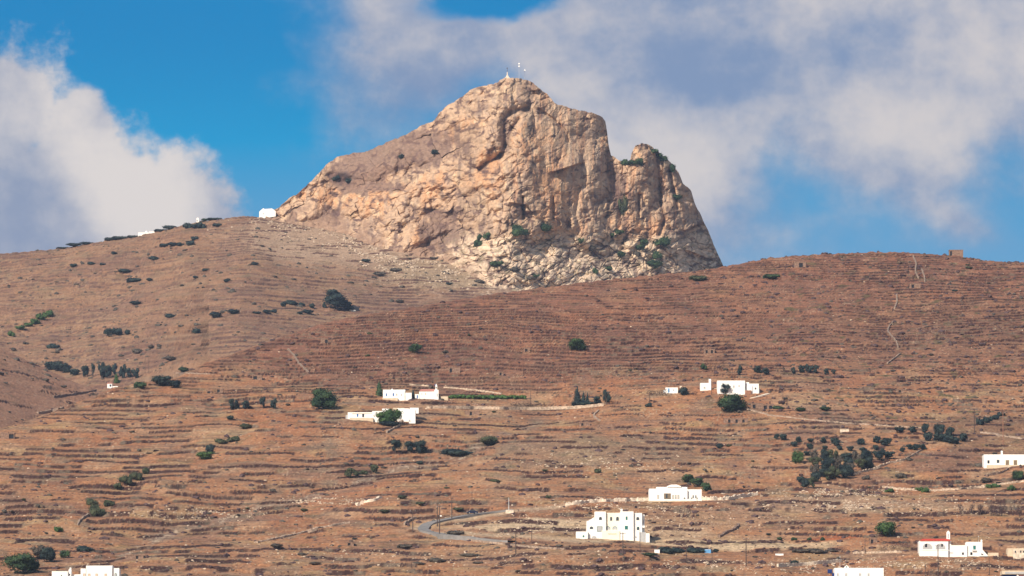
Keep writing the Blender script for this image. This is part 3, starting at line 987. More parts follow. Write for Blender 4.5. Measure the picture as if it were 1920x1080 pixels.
def lobeset(kind, seed):
    r = random.Random(seed)
    L = []
    if kind == 'round':
        L.append((0, 0, 0.50, 0.38, 0.42))
        for i in range(7):
            a = i * 0.9 + r.random(); q = r.uniform(0.16, 0.30)
            L.append((math.cos(a) * q, math.sin(a) * q, r.uniform(0.25, 0.76), r.uniform(0.17, 0.27), r.uniform(0.16, 0.26)))
    elif kind == 'bush':
        for i in range(6):
            a = i * 1.05 + r.random(); q = r.uniform(0.05, 0.30)
            L.append((math.cos(a) * q, math.sin(a) * q, r.uniform(0.22, 0.5), r.uniform(0.18, 0.30), r.uniform(0.25, 0.45)))
    elif kind == 'cypress':
        for i in range(6):
            t_ = i / 5
            L.append((r.uniform(-.05, .05), r.uniform(-.05, .05), 0.16 + 0.70 * t_, 0.42 * (1 - t_) ** 0.7 + 0.08, 0.17))
    elif kind == 'tall':
        for i in range(8):
            L.append((r.uniform(-.27, .27), r.uniform(-.2, .2), r.uniform(0.25, 0.85), r.uniform(0.13, 0.22), r.uniform(0.16, 0.28)))
    return L


PROTO = {}


def crown(kind, var, colr_, big):
    key = (kind, var, colr_, big)
    if key not in PROTO:
        n = {'round': 1500, 'bush': 900, 'cypress': 900, 'tall': 1100}[kind] if big else {'round': 260, 'bush': 170, 'cypress': 160, 'tall': 200}[kind]
        lf = 0.030 if big else 0.062
        if colr_ == 'mauve':
            lf *= 0.7
        me = crown_mesh('crown', lobeset(kind, 10 * var + len(kind)), n, lf, var * 7 + len(kind), core=colr_ != 'mauve')
        me.materials.append(LEAF[colr_])
        PROTO[key] = me
    return PROTO[key]


mbt = MB(); mbt.tube((0, 0, -0.4), (0.02, 0, 0.62), 0.06, 0.03, 7); mbt.tube((0.0, 0, 0.3), (0.2, 0.05, 0.66), 0.035, 0.015, 6); mbt.tube((0.0, 0, 0.25), (-0.18, -0.06, 0.62), 0.035, 0.015, 6)
TRUNK = mbt.mesh('trunk', M['pole'])
rr = random.Random(5)
PLANTS = []


def plant(px, py, w, h, kind, colr_, label, cat, group=None, name=None, surf=ground, lean=0.0):
    """w,h in photo pixels: converted to metres at the plant's own distance"""
    P = surf(px, py)
    s = P.y / F
    big = w * h > 420
    if surf is on_rock:
        w *= 1.15; h *= 1.35
    me = crown(kind, rr.randrange(3), colr_, big)
    W, Hh = w * s * 1.28, h * s * 1.16
    tree = kind in ('round', 'tall', 'cypress') and h >= 11
    nm = name or {'round': 'tree', 'tall': 'tree', 'cypress': 'cypress_tree', 'bush': 'shrub'}[kind]
    rot = rr.uniform(0, 6.28)
    if tree:
        root = bpy.data.objects.new(nm, None)
        COL.objects.link(root)
        root.location = P; root.rotation_euler = (0, lean, 0)
        root.empty_display_size = 1.0
        c = new_obj('crown', me, root); c.scale = (W, min(W, Hh * 1.6), Hh); c.rotation_euler = (0, 0, rot)
        c.location = (0, 0, -0.10 * Hh)
        t_ = new_obj('trunk', TRUNK, root); t_.scale = (Hh * 0.8, Hh * 0.8, Hh)
        tag(root, label, cat, group)
        PLANTS.append(root)
        return root
    o = new_obj(nm, me)
    o.location = P - Vector((0, 0, 0.05 * Hh)); o.scale = (W, min(W, 3.2 * Hh), Hh)
    o.rotation_euler = (0, lean, rot if w < 2 * h else 0)
    tag(o, label, cat, group)
    PLANTS.append(o)
    return o


def row_of_plants(items, kind, colr_, thing, where, cat, group, surf=ground, name=None, axis='left'):
    items = sorted(items)
    pl = thing + ('es' if thing.endswith('sh') else ('' if thing.endswith('scrub') else 's'))
    for i, (px, py, w, h) in enumerate(items):
        k = len(items)
        if k == 1:
            lab = f"{thing} {where}"
        elif k == 2:
            lab = f"{('left', 'right')[i]} of two {pl} {where}"
        else:
            lab = f"{ORD[i]} of the {pl} {where}, from left"
        plant(px, py, w, h, kind, colr_, lab, cat, group if k > 1 else None, name, surf)


# single trees and bushes one can point to
SOLO = [
    (607, 767, 50, 42, 'round', 'deep', 'large dark leaning tree alone left of the white hamlet', 'tree'),
    (778, 661, 24, 18, 'round', 'deep', 'small dark tree alone on the terraces above the hamlet', 'tree'),
    (1081, 656, 38, 23, 'round', 'deep', 'broad green tree alone mid slope below the rock', 'tree'),
    (731, 797, 46, 33, 'round', 'green', 'rounded green tree in front of the lower white house', 'tree'),
    (711, 742, 14, 28, 'cypress', 'deep', 'dark conifer at left end of the blue windowed house', 'tree'),
    (774, 747, 10, 17, 'cypress', 'blue', 'dark narrow tree between the house and the chapel', 'tree'),
    (1371, 771, 60, 36, 'round', 'deep', 'big dark green tree below the long white house', 'tree'),
    (1360, 739, 20, 22, 'tall', 'blue', 'dark tree against the front of the long white house', 'tree'),
    (1381, 735, 9, 18, 'cypress', 'blue', 'thin dark cypress against the long white house', 'tree'),
    (1388, 703, 12, 18, 'tall', 'blue', 'narrow dark tree alone above the long white house', 'tree'),
    (1319, 692, 12, 13, 'bush', 'deep', 'small round green bush above the white outbuilding', 'bush'),
    (1445, 522, 33, 12, 'bush', 'deep', 'low dark bush near the top of the right hill', 'bush'),
    (1307, 526, 34, 14, 'bush', 'olive', 'green bush leaning over rocks near the right crest', 'bush'),
    (1282, 741, 22, 17, 'round', 'blue', 'round dark tree right of the small blue door shed', 'tree'),
    (1216, 763, 12, 10, 'bush', 'blue', 'small dark bush on a bare mound below the shed', 'bush'),
    (1350, 841, 16, 12, 'bush', 'blue', 'dark round bush alone on the tan field right of centre', 'bush'),
    (1662, 1004, 47, 29, 'round', 'green', 'large round green tree alone above the red roofed house', 'tree'),
    (1780, 1042, 20, 18, 'round', 'deep', 'dark bush against the front of the red roofed house', 'tree'),
    (1907, 900, 22, 20, 'round', 'deep', 'green tree below the white house at right edge', 'tree'),
    (43, 1076, 66, 42, 'round', 'deep', 'largest dark green tree in the bottom left corner', 'tree'),
    (92, 1054, 28, 32, 'round', 'blue', 'tall dark tree beside the big bottom left tree', 'tree'),
    (70, 1046, 30, 24, 'tall', 'grey', 'brownish thin tree behind the big bottom left tree', 'tree'),
    (120, 1046, 19, 16, 'round', 'deep', 'small round dark tree above the bottom left house', 'tree'),
    (160, 1034, 30, 14, 'bush', 'blue', 'slanting dark bush above the bottom left house', 'bush'),
    (110, 997, 19, 13, 'bush', 'green', 'small bright green bush on the lower left slope', 'bush'),
    (385, 862, 32, 17, 'round', 'green', 'bright green tree at foot of the left ravine', 'tree'),
    (394, 851, 20, 20, 'round', 'blue', 'dark tree just behind the bright green ravine tree', 'tree'),
    (632, 580, 42, 32, 'round', 'blue', 'big dark tree beside the dark roofed hut', 'tree'),
    (624, 560, 26, 19, 'round', 'blue', 'upper dark crown behind the big tree by the hut', 'tree'),
    (652, 582, 20, 18, 'round', 'blue', 'low dark tree between the big tree and hut', 'tree'),
    (685, 491, 18, 8, 'bush', 'blue', 'dark bush on pale terraces below the rock foot', 'bush'),
    (655, 895, 18, 20, 'round', 'olive', 'olive green tree left of the low hedge in centre', 'tree'),
    (702, 886, 16, 17, 'round', 'olive', 'upright green tree right of the low hedge in centre', 'tree'),
    (915, 834, 38, 21, 'bush', 'olive', 'wide olive bush right of centre beside the pale wall', 'bush'),
    (858, 853, 56, 15, 'bush', 'blue', 'long low dark bush in the middle of the slope', 'bush'),
    (218, 718, 12, 18, 'cypress', 'green', 'small green tree beside the tiny white cottage', 'tree'),
    (345, 697, 22, 11, 'bush', 'deep', 'dark bush at left end of the near ridge', 'bush'),
    (1489, 1061, 15, 12, 'round', 'blue', 'round dark bush at left end of the pale wall', 'bush'),
    (1220, 1043, 32, 8, 'bush', 'deep', 'low dark bush left of the roadside thicket', 'bush'),
    (852, 1003, 34, 12, 'bush', 'grey', 'grey scrub bush inside the road bend', 'bush'),
    (100, 653, 22, 12, 'bush', 'blue', 'dark windswept bush on the far left slope', 'bush'),
    (262, 727, 24, 16, 'bush', 'deep', 'dark green bush left of the two ridge trees', 'bush'),
    (432, 787, 15, 10, 'bush', 'blue', 'small dark bush below the two left trees', 'bush'),
    (462, 804, 26, 12, 'bush', 'olive', 'green bush on terrace below the left trees', 'bush'),
    (1494, 869, 22, 26, 'round', 'green', 'bright green tree at left edge of the orchard', 'tree'),
    (1858, 871, 12, 9, 'bush', 'blue', 'dark round bush beside the right edge house', 'bush'),
    (786, 871, 15, 10, 'bush', 'blue', 'small dark bush below the centre tree group', 'bush'),
    (216, 437, 15, 8, 'bush', 'blue', 'dark bush on the skyline left of the white chapel', 'bush'),
    (385, 409, 16, 6, 'bush', 'deep', 'low dark bush beside the tiny domed chapel', 'bush'),
]
for s_ in SOLO:
    plant(*s_)
R_ = row_of_plants
R_([(203, 629, 18, 15), (221, 629, 22, 16), (239, 628, 14, 11)], 'round', 'blue', 'round dark tree', 'on the far left hillside', 'tree', 'three dark trees on the far hillside')
R_([(93, 694, 22, 18), (108, 696, 20, 22), (122, 699, 22, 20), (140, 704, 20, 14)], 'round', 'blue', 'dark tree', 'in the small left grove', 'tree', 'small grove behind the left spur')
R_([(160, 707, 17, 25), (174, 707, 9, 26), (190, 709, 18, 30), (203, 709, 18, 28), (215, 708, 12, 27), (229, 709, 15, 26), (243, 708, 17, 20), (254, 709, 14, 19)], 'tall', 'blue', 'tall dark tree', 'in the left valley windbreak', 'tree', 'windbreak trees in the left valley')
R_([(303, 724, 34, 22), (327, 727, 32, 16)], 'round', 'blue', 'dark spreading tree', 'on the left end of the ridge', 'tree', 'two spreading ridge trees')
R_([(440, 768, 22, 20), (460, 767, 20, 18)], 'tall', 'blue', 'thin dark tree', 'left of the white hamlet', 'tree', 'pair of thin dark trees')
R_([(493, 766, 15, 22), (512, 766, 14, 18)], 'tall', 'blue', 'small dark tree', 'nearest left of the big leaning tree', 'tree', 'pair of small dark trees')
R_([(741, 848, 26, 24), (769, 848, 20, 24), (788, 850, 30, 28)], 'tall', 'blue', 'dark scrubby tree', 'in the middle of the lower slope', 'tree', 'central group of dark trees')
R_([(670, 893, 14, 14), (683, 890, 16, 12)], 'bush', 'olive', 'green hedge bush', 'between two upright trees in centre', 'bush', 'low hedge bushes in centre')
R_([(415, 831, 22, 11), (438, 828, 22, 13)], 'bush', 'olive', 'green bush', 'at the top of the left ravine', 'bush', 'bushes at the top of the left ravine')
R_([(220, 917, 18, 16), (237, 906, 26, 19), (256, 899, 26, 18), (273, 889, 17, 15)], 'bush', 'olive', 'ravine bush', 'halfway down the left slope', 'bush', 'upper ravine bushes')
R_([(172, 947, 20, 16), (181, 966, 28, 26), (205, 949, 24, 16)], 'bush', 'olive', 'ravine bush', 'lower on the left slope', 'bush', 'lower ravine bushes')
R_([(1119, 757, 20, 16), (1137, 756, 17, 26)], 'tall', 'blue', 'dark tree', 'right of the cypresses by the pale wall', 'tree', 'two trees right of the cypresses')
R_([(1082, 758, 16, 34), (1094, 757, 9, 24), (1101, 757, 8, 21)], 'cypress', 'blue', 'dark cypress', 'at the end of the long pale wall', 'tree', 'cypresses at the end of the pale wall')
plant(1090, 761, 42, 13, 'bush', 'blue', 'low dark bush in front of the cypresses', 'bush')
R_([(1420, 700, 15, 16), (1436, 703, 13, 15)], 'round', 'blue', 'dark round tree', 'above right end of the long white house', 'tree', 'two round trees above the white house')
R_([(1487, 702, 11, 14), (1503, 699, 15, 16), (1515, 699, 14, 17), (1528, 700, 14, 18), (1549, 703, 13, 14), (1563, 702, 9, 10)], 'tall', 'blue', 'dark tree', 'in the row high on the right slope', 'tree', 'row of dark trees on the right slope')
R_([(1290, 905, 28, 17), (1308, 913, 24, 19), (1324, 921, 19, 18)], 'round', 'deep', 'dark tree', 'stepping down behind the white mansion', 'tree', 'three trees behind the mansion')
R_([(1838, 796, 18, 15), (1852, 793, 18, 14), (1864, 787, 18, 12), (1876, 780, 16, 11)], 'bush', 'blue', 'dark hedge bush', 'climbing the slope near the right edge', 'bush', 'climbing hedge near the right edge')
R_([(22, 630, 14, 12), (38, 618, 18, 10), (52, 612, 18, 10), (66, 607, 20, 13), (78, 600, 22, 16), (90, 593, 20, 14)], 'bush', 'green', 'green thicket bush', 'in the far left gully', 'bush', 'thicket in the far left gully')
R_([(1800, 960, 14, 18), (1822, 963, 12, 22), (1838, 964, 20, 22), (1858, 967, 24, 24), (1878, 968, 28, 24), (1912, 969, 18, 18)], 'tall', 'mauve', 'leafless mauve tree', 'on the stony field at right', 'tree', 'leafless trees on the right field')
R_([(1236, 1036, 8, 10), (1252, 1037, 34, 15), (1272, 1036, 26, 12)], 'bush', 'blue', 'dark roadside bush', 'right of the white wall block', 'bush', 'left roadside thicket')
R_([(1303, 1036, 28, 12), (1316, 1036, 22, 11), (1342, 1036, 14, 9)], 'bush', 'blue', 'dark roadside bush', 'beside the light blue tank', 'bush', 'middle roadside thicket')
R_([(1404, 1037, 22, 9), (1420, 1037, 22, 8), (1450, 1038, 26, 6)], 'bush', 'mauve', 'dry roadside bush', 'right of the tall utility pole', 'bush', 'right roadside thicket')
R_([(1500, 1036, 34, 9), (1532, 1037, 40, 11), (1560, 1034, 20, 6)], 'bush', 'grey', 'grey roadside bush', 'below the red earth bank', 'bush', 'bushes below the red bank')
R_([(1580, 1037, 18, 14), (1617, 1037, 14, 12), (1657, 1032, 18, 12), (1676, 1030, 16, 10), (1694, 1026, 26, 18)], 'bush', 'mauve', 'bare purple bush', 'left of the red roofed house', 'bush', 'purple bushes left of the red roofed house')
R_([(1462, 1013, 12, 8), (1489, 1013, 12, 8), (1517, 1013, 8, 7), (1542, 1014, 8, 9)], 'bush', 'deep', 'small dark bush', 'above the red earth bank', 'bush', 'small bushes above the red bank')
R_([(1456, 824, 10, 12), (1469, 826, 13, 14)], 'round', 'blue', 'orchard tree', 'at the far left of the orchard', 'tree', 'far left orchard trees')
R_([(1497, 830, 12, 13), (1520, 830, 13, 9), (1544, 831, 12, 13), (1566, 836, 17, 17), (1613, 834, 14, 14), (1645, 830, 16, 14), (1662, 836, 21, 17)], 'round', 'blue', 'round orchard tree', 'in the upper orchard row', 'tree', 'upper row of the orchard')
R_([(1490, 838, 13, 12), (1518, 842, 13, 12), (1547, 844, 11, 9), (1574, 844, 11, 9), (1594, 846, 13, 11), (1619, 849, 14, 12), (1642, 844, 11, 10), (1655, 851, 11, 12), (1692, 848, 11, 10)], 'round', 'blue', 'small orchard tree', 'in the second orchard row', 'tree', 'second row of the orchard')
R_([(1513, 854, 12, 9), (1666, 860, 22, 16), (1648, 862, 22, 20)], 'round', 'blue', 'dark orchard tree', 'in the third orchard row', 'tree', 'third row of the orchard')
R_([(1687, 811, 24, 12), (1711, 811, 17, 13)], 'round', 'blue', 'umbrella shaped tree', 'right above the orchard', 'tree', 'umbrella trees above the orchard')
R_([(1735, 812, 13, 20), (1741, 827, 20, 19), (1760, 816, 22, 24), (1762, 828, 20, 18), (1781, 818, 16, 20), (1777, 829, 22, 18), (1790, 833, 20, 17), (1806, 828, 19, 18)], 'round', 'blue', 'dark pine', 'in the clump right of the orchard', 'tree', 'pine clump right of the orchard')
R_([(1706, 843, 13, 12), (1718, 844, 16, 13), (1730, 843, 13, 12)], 'round', 'blue', 'clipped dark tree', 'in the short row below the pines', 'tree', 'short row below the pines')
rg = random.Random(3)
GRV = [(1512, 914, 18, 20), (1524, 916, 20, 22), (1502, 905, 16, 14)]
for row, (y0, xs) in enumerate([(866, (1528, 1546, 1566, 1586, 1604, 1622)), (878, (1530, 1550, 1570, 1590, 1610, 1628)), (892, (1526, 1544, 1562, 1580, 1596)), (900, (1534, 1556, 1586))]):
    for x0 in xs:
        GRV.append((x0 + rg.uniform(-4, 4), y0 + rg.uniform(-3, 3), rg.uniform(18, 25), rg.uniform(18, 25)))
for i_, (x0, y0, w0, h0) in enumerate(GRV):
    plant(x0, y0, w0, h0, ('round', 'tall')[i_ % 2], ('blue', 'olive', 'blue', 'grey')[i_ % 4], 'scrubby dark tree packed into the dense grove below the orchard', 'tree', 'dense grove below the orchard')
R_([(1172, 309, 16, 11), (1186, 308, 13, 9), (1198, 308, 15, 12)], 'bush', 'deep', 'dark bush', 'in the notch beside the rock pinnacle', 'bush', 'bushes in the rock notch', on_rock)
R_([(1226, 287, 14, 9), (1234, 294, 14, 10), (1243, 302, 13, 10), (1261, 322, 11, 14)], 'bush', 'deep', 'dark bush', 'on the crest of the rock pinnacle', 'bush', 'bushes on the pinnacle crest', on_rock)
ROCKB = [(1168, 402, 15, 32, 'olive', 'tall narrow bush hanging in the cliff gully'), (1269, 374, 22, 9, 'deep', 'dark bush on the upper right cliff ledge'),
         (973, 441, 26, 20, 'deep', 'round dark bush at the left foot of the main cliff'), (916, 447, 20, 13, 'deep', 'dark bush left of the cliff foot'),
         (1021, 436, 33, 17, 'deep', 'widest dark bush under the main cliff'), (1241, 461, 25, 16, 'deep', 'large dark bush at foot of the pinnacle'),
         (1161, 440, 14, 10, 'deep', 'upper small bush below the cliff gully'), (1146, 446, 13, 10, 'deep', 'lower small bush below the cliff gully'),
         (1089, 456, 9, 10, 'deep', 'tiny dark bush in the middle of the boulder apron'), (1229, 502, 30, 14, 'deep', 'long dark bush at the right bottom of the boulders'),
         (1232, 484, 15, 14, 'deep', 'dark bush above the long bush on the boulders'), (1200, 468, 18, 10, 'deep', 'slanting bush below the pinnacle'),
         (1207, 459, 13, 11, 'deep', 'small bush beside a pale boulder'), (1165, 481, 17, 10, 'deep', 'dark bush in the centre right of the boulders'),
         (1110, 470, 18, 10, 'grey', 'grey bush among the upper boulders'), (931, 500, 24, 11, 'deep', 'dark bush at the left edge of the boulders'),
         (1117, 512, 10, 10, 'deep', 'small bush at the lowest boulders'), (1142, 507, 15, 8, 'deep', 'low bush beside the lowest boulders'),
         (1005, 520, 10, 7, 'deep', 'small bush at the hidden foot of the boulders'), (995, 524, 18, 6, 'grey', 'grey low bush where boulders meet the ridge'),
         (897, 461, 16, 13, 'deep', 'round bush farthest left below the cliff'), (898, 449, 8, 11, 'deep', 'narrow bush above the farthest left one'),
         (1196, 480, 12, 10, 'grey', 'grey bush between the two right boulders'), (963, 508, 18, 8, 'grey', 'grey bush at lower left boulders'),
         (752, 297, 10, 8, 'blue', 'dark bush on the left shoulder of the rock'), (816, 288, 14, 9, 'blue', 'dark bush halfway along the rock shoulder'),
         (632, 337, 16, 9, 'blue', 'upper dark bush in the mauve hollow'), (654, 342, 16, 9, 'blue', 'lower dark bush in the mauve hollow')]
for px_, py_, w_, h_, c_, lb in ROCKB:
    plant(px_, py_, w_, h_, 'bush', c_, lb, 'bush', None, None, on_rock)

# the vine hedge and grey scrub by the long wall
R_([(x_, 747 + (x_ - 850) * 0.005, 17, 9) for x_ in range(848, 985, 11)], 'bush', 'vine', 'clipped green vine', 'in the row right of the chapel', 'hedge plant', 'green vine row right of the chapel', name='vine')
R_([(815, 757, 24, 8), (832, 757, 22, 9), (850, 757, 18, 8), (968, 761, 24, 8), (985, 762, 22, 9), (1000, 762, 16, 7)], 'bush', 'mauve', 'low mauve bush', 'along the top of the long pale wall', 'bush', 'mauve bushes above the pale wall')
R_([(1222, 741, 20, 11), (1240, 741, 24, 13), (1300, 741, 16, 9)], 'bush', 'mauve', 'purple bush', 'around the small blue door shed', 'bush', 'purple bushes around the shed')
R_([(1724, 921, 14, 10), (1736, 923, 16, 12), (1855, 915, 16, 10), (1866, 914, 18, 10), (1896, 919, 14, 12), (1668, 923, 16, 9)], 'bush', 'green', 'green bush', 'along the stony lane at right', 'bush', 'green bushes along the right lane')
R_([(1624, 899, 14, 10), (1690, 897, 22, 13), (1706, 864, 12, 8), (1850, 905, 24, 12)], 'bush', 'grey', 'grey bush', 'on the bare slope right of the grove', 'bush', 'grey bushes right of the grove')
# skyline scrub on the left hill
R_([(118, 462, 30, 5), (140, 460, 34, 7), (163, 456, 30, 6), (205, 450, 22, 9), (222, 447, 30, 9), (247, 446, 22, 7), (300, 433, 26, 7), (322, 428, 30, 8)], 'bush', 'blue', 'dark skyline bush', 'along the crest of the left hill', 'bush', 'skyline scrub on the left hill')
R_([(352, 428, 17, 14), (366, 428, 18, 12), (378, 428, 18, 14), (400, 410, 30, 6), (406, 424, 18, 8)], 'bush', 'blue', 'dark bush', 'below the tiny domed chapel', 'bush', 'bushes below the domed chapel')
R_([(308, 462, 22, 8), (325, 461, 24, 8), (338, 461, 14, 8), (356, 460, 18, 13), (364, 450, 16, 10)], 'bush', 'blue', 'dark thicket bush', 'on the terrace below the white chapel', 'bush', 'thicket below the white chapel')
R_([(480, 588, 18, 6), (500, 587, 16, 8), (512, 586, 14, 8), (531, 575, 13, 12), (547, 571, 22, 11), (566, 573, 11, 8), (578, 588, 26, 9), (585, 578, 12, 12), (609, 577, 8, 12), (562, 589, 12, 7)], 'bush', 'blue', 'dark bush', 'in the line left of the hut', 'bush', 'line of bushes left of the hut')
R_([(137, 500, 15, 8), (172, 496, 14, 7), (192, 497, 12, 5)], 'bush', 'blue', 'small dark bush', 'high on the far left slope', 'bush', 'small bushes high on the left slope')
R_([(235, 510, 24, 8), (249, 529, 28, 12), (281, 527, 14, 7), (214, 477, 12, 8), (290, 487, 18, 9), (255, 571, 26, 8), (320, 595, 20, 9), (368, 625, 17, 12), (405, 595, 26, 13), (439, 588, 26, 10), (385, 508, 14, 7), (367, 522, 12, 6), (425, 528, 13, 8), (478, 497, 14, 8)], 'bush', 'blue', 'isolated dark bush', 'across the middle of the far hill', 'bush', 'isolated bushes across the far hill')
R_([(710, 517, 24, 11), (741, 509, 24, 9), (814, 486, 24, 6), (852, 482, 16, 10), (864, 499, 14, 7), (900, 530, 18, 8), (750, 568, 18, 8)], 'bush', 'grey', 'grey bush', 'on the pale terraces left of the ridge', 'bush', 'grey bushes under the rock')
R_([(260, 662, 22, 11), (283, 654, 14, 10), (299, 652, 9, 9), (320, 676, 26, 10), (108, 662, 10, 5), (26, 658, 10, 8)], 'bush', 'grey', 'grey green bush', 'on the pale slope above the left windbreak', 'bush', 'bushes above the left windbreak')
R_([(520, 1027, 26, 10), (567, 1041, 16, 7), (592, 1059, 26, 7), (757, 1028, 30, 11), (820, 1054, 28, 11), (785, 1058, 24, 6), (885, 1043, 40, 7), (895, 1057, 20, 6)], 'bush', 'grey', 'low scrub bush', 'on the stony ground below the road', 'bush', 'scrub below the road')
R_([(755, 935, 20, 8), (787, 946, 18, 8), (722, 961, 22, 7), (857, 957, 20, 8), (571, 959, 16, 7), (930, 903, 20, 7), (1028, 935, 10, 9), (1120, 887, 14, 12)], 'bush', 'olive', 'dull green bush', 'on the orange slope above the road bend', 'bush', 'dull green bushes above the road')
R_([(1460, 767, 22, 8), (1502, 771, 22, 9), (1548, 769, 26, 8), (1720, 728, 0.1, 0.1)][:3], 'bush', 'deep', 'dark bush', 'above the thin path right of the white house', 'bush', 'three bushes above the thin path')

# ------------------------------------------------------------------ walls and paths
def stone_wall(pts, h, w, mat, label, rough=0.25, surf=ground, name='stone_wall', seed=1):
    r = random.Random(seed)
    P = []
    for (x0, y0), (x1, y1) in zip(pts[:-1], pts[1:]):
        n = max(2, int(math.hypot(x1 - x0, y1 - y0) / 2.2))
        for i in range(n):
            P.append(surf(x0 + (x1 - x0) * i / n, y0 + (y1 - y0) * i / n))
    P.append(surf(*pts[-1]))
    # even out the steps of the terrace edges
    for _ in range(2):
        P = [P[0]] + [(P[i - 1] + P[i] * 2 + P[i + 1]) / 4 for i in range(1, len(P) - 1)] + [P[-1]]
    V_ = []; F_ = []
    c0 = P[0]
    for i, p in enumerate(P):
        d = (P[min(i + 1, len(P) - 1)] - P[max(i - 1, 0)]); d.z = 0
        if d.length < 1e-6:
            d = Vector((1, 0, 0))
        nrm = Vector((-d.y, d.x, 0)).normalized() * w * 0.5
        hh = h * (1 + r.uniform(-rough, rough))
        q = p - c0
        zb = height(p.x, p.y) - c0.z
        for sx, z_ in ((-1, zb - 0.8), (-0.85, max(q.z, zb) + hh), (0.85, max(q.z, zb) + hh * (1 + r.uniform(-.1, .1))), (1, zb - 0.8)):
            V_.append((q.x + nrm.x * sx, q.y + nrm.y * sx, z_))
        if i:
            a = 4 * (i - 1); b = 4 * i
            for k in range(3):
                F_.append((a + k, a + k + 1, b + k + 1, b + k))
    F_.append((0, 1, 2, 3)); n = len(V_); F_.append((n - 1, n - 2, n - 3, n - 4))
    me = bpy.data.meshes.new(name); me.from_pydata(V_, [], F_)
    bm = bmesh.new(); bm.from_mesh(me); bmesh.ops.recalc_face_normals(bm, faces=bm.faces); bm.to_mesh(me); bm.free()
    me.materials.append(mat)
    o = new_obj(name, me); o.location = c0
    tag(o, label, 'wall')
    return o


SW = [
    ([(800, 766), (850, 766), (905, 767), (960, 768), (1020, 768), (1080, 766), (1132, 761)], 1.1, 0.6, 'mstone', 'long pale wall running right from the white hamlet'),
    ([(1600, 890), (1622, 884), (1640, 880), (1668, 869), (1680, 867), (1697, 863)], 0.7, 0.7, 'mstone', 'pale wall slanting up from the dense grove'),
    ([(1697, 862), (1715, 852), (1728, 844)], 0.5, 0.5, 'stone', 'thin wall continuing up towards the short tree row'),
    ([(1838, 812), (1860, 814), (1882, 819), (1920, 824)], 0.6, 0.7, 'stone', 'thin wall on the slope above the right edge house'),
    ([(1440, 779), (1480, 783), (1520, 788), (1560, 791), (1600, 795), (1650, 798), (1728, 803)], 0.4, 0.8, 'stone', 'long thin wall crossing the right slope above the orchard'),
    ([(1370, 760), (1400, 768), (1440, 778)], 0.5, 0.7, 'stone', 'thin wall behind the big tree below the white house'),
    ([(1712, 480), (1718, 495), (1716, 510), (1722, 522)], 0.5, 0.8, 'lstone', 'upper piece of the wall zigzagging down the right hill'),
    ([(1728, 505), (1733, 518), (1734, 530)], 0.5, 0.8, 'lstone', 'short wall beside the upper zigzag wall'),
    ([(1681, 552), (1682, 566), (1677, 580)], 0.5, 0.8, 'lstone', 'pale steep wall in the middle of the right hill'),
    ([(1674, 604), (1666, 614), (1664, 622), (1680, 640), (1684, 652)], 0.5, 0.7, 'lstone', 'crooked lower wall of the right hill'),
    ([(1688, 664), (1675, 674), (1664, 682)], 0.5, 0.7, 'lstone', 'lowest slanting piece of the right hill wall'),
    ([(1655, 914), (1690, 918), (1740, 921), (1800, 918), (1850, 912), (1890, 907), (1925, 903)], 0.6, 0.9, 'mstone', 'stony lane wall left of the right edge house'),
    ([(480, 1018), (520, 1010), (560, 1001), (600, 990), (655, 981)], 0.5, 1.6, 'stone', 'rubble bank climbing towards the road bend'),
    ([(668, 948), (680, 943), (700, 940), (715, 934)], 0.8, 1.2, 'pstone', 'short pile of pale boulders above the road bend'),
    ([(725, 812), (735, 806), (748, 800), (752, 793), (760, 786)], 0.7, 0.7, 'stone', 'diagonal field wall below the white hamlet'),
    ([(1458, 1063), (1500, 1061), (1540, 1057), (1578, 1054)], 1.0, 0.7, 'pstone', 'pale wall running right from the round dark bush'),
    ([(1448, 1034), (1500, 1031), (1560, 1029)], 0.0, 0.0, None, None),
    ([(540, 655), (552, 668), (560, 682), (578, 698)], 0.5, 0.7, 'lstone', 'zigzag wall on the left part of the ridge slope'),
    ([(832, 727), (860, 729), (900, 733), (940, 739)], 0.5, 0.8, 'mstone', 'thin pale wall above the green vine row'),
    ([(768, 722), (785, 723), (804, 725)], 0.6, 0.6, 'mstone', 'short pale wall behind the chapel'),
    ([(1316, 938), (1340, 938), (1370, 937), (1392, 933), (1420, 928)], 1.2, 0.8, 'pstone', 'pale courtyard wall right of the mansion'),
    ([(1060, 948), (1090, 944), (1130, 941), (1170, 940), (1216, 939)], 1.0, 1.3, 'pstone', 'ragged pale stone wall left of the mansion'),
    ([(330, 700), (360, 701), (395, 702)], 0.5, 0.6, 'lstone', 'low pale wall on the left end of the ridge'),
    ([(1195, 1034), (1180, 1037)], 0.0, 0.0, None, None),
    ([(1348, 1008), (1362, 1000), (1378, 994), (1385, 986)], 0.8, 1.0, 'dstone', 'dark rubble wall slanting above the roadside thicket'),
    ([(758, 985), (770, 976), (781, 973)], 0.9, 0.7, 'stone', 'short stone wall on the outside of the road bend'),
    ([(1850, 893), (1875, 888), (1890, 881)], 0.7, 0.8, 'dstone', 'dark retaining wall below the right edge house'),
    ([(100, 745), (140, 740), (180, 733)], 0.7, 0.8, 'dstone', 'dark wall along the left end of the near ridge'),
    ([(70, 775), (100, 770), (118, 766)], 0.7, 1.2, 'stone', 'yellowish rubble wall on the left ridge end'),
    ([(1065, 690), (1075, 680)], 0.0, 0.0, None, None),
    ([(165, 965), (150, 976), (145, 985)], 0.5, 0.6, 'stone', 'short wall below the lower ravine bushes'),
    ([(1125, 790), (1112, 780), (1122, 770)], 0.5, 0.8, 'stone', 'crooked wall right below the end of the pale wall'),
    ([(1690, 1036), (1650, 1037), (1600, 1038)], 0.6, 0.8, 'mstone', 'low pale wall left of the red roofed house'),
]
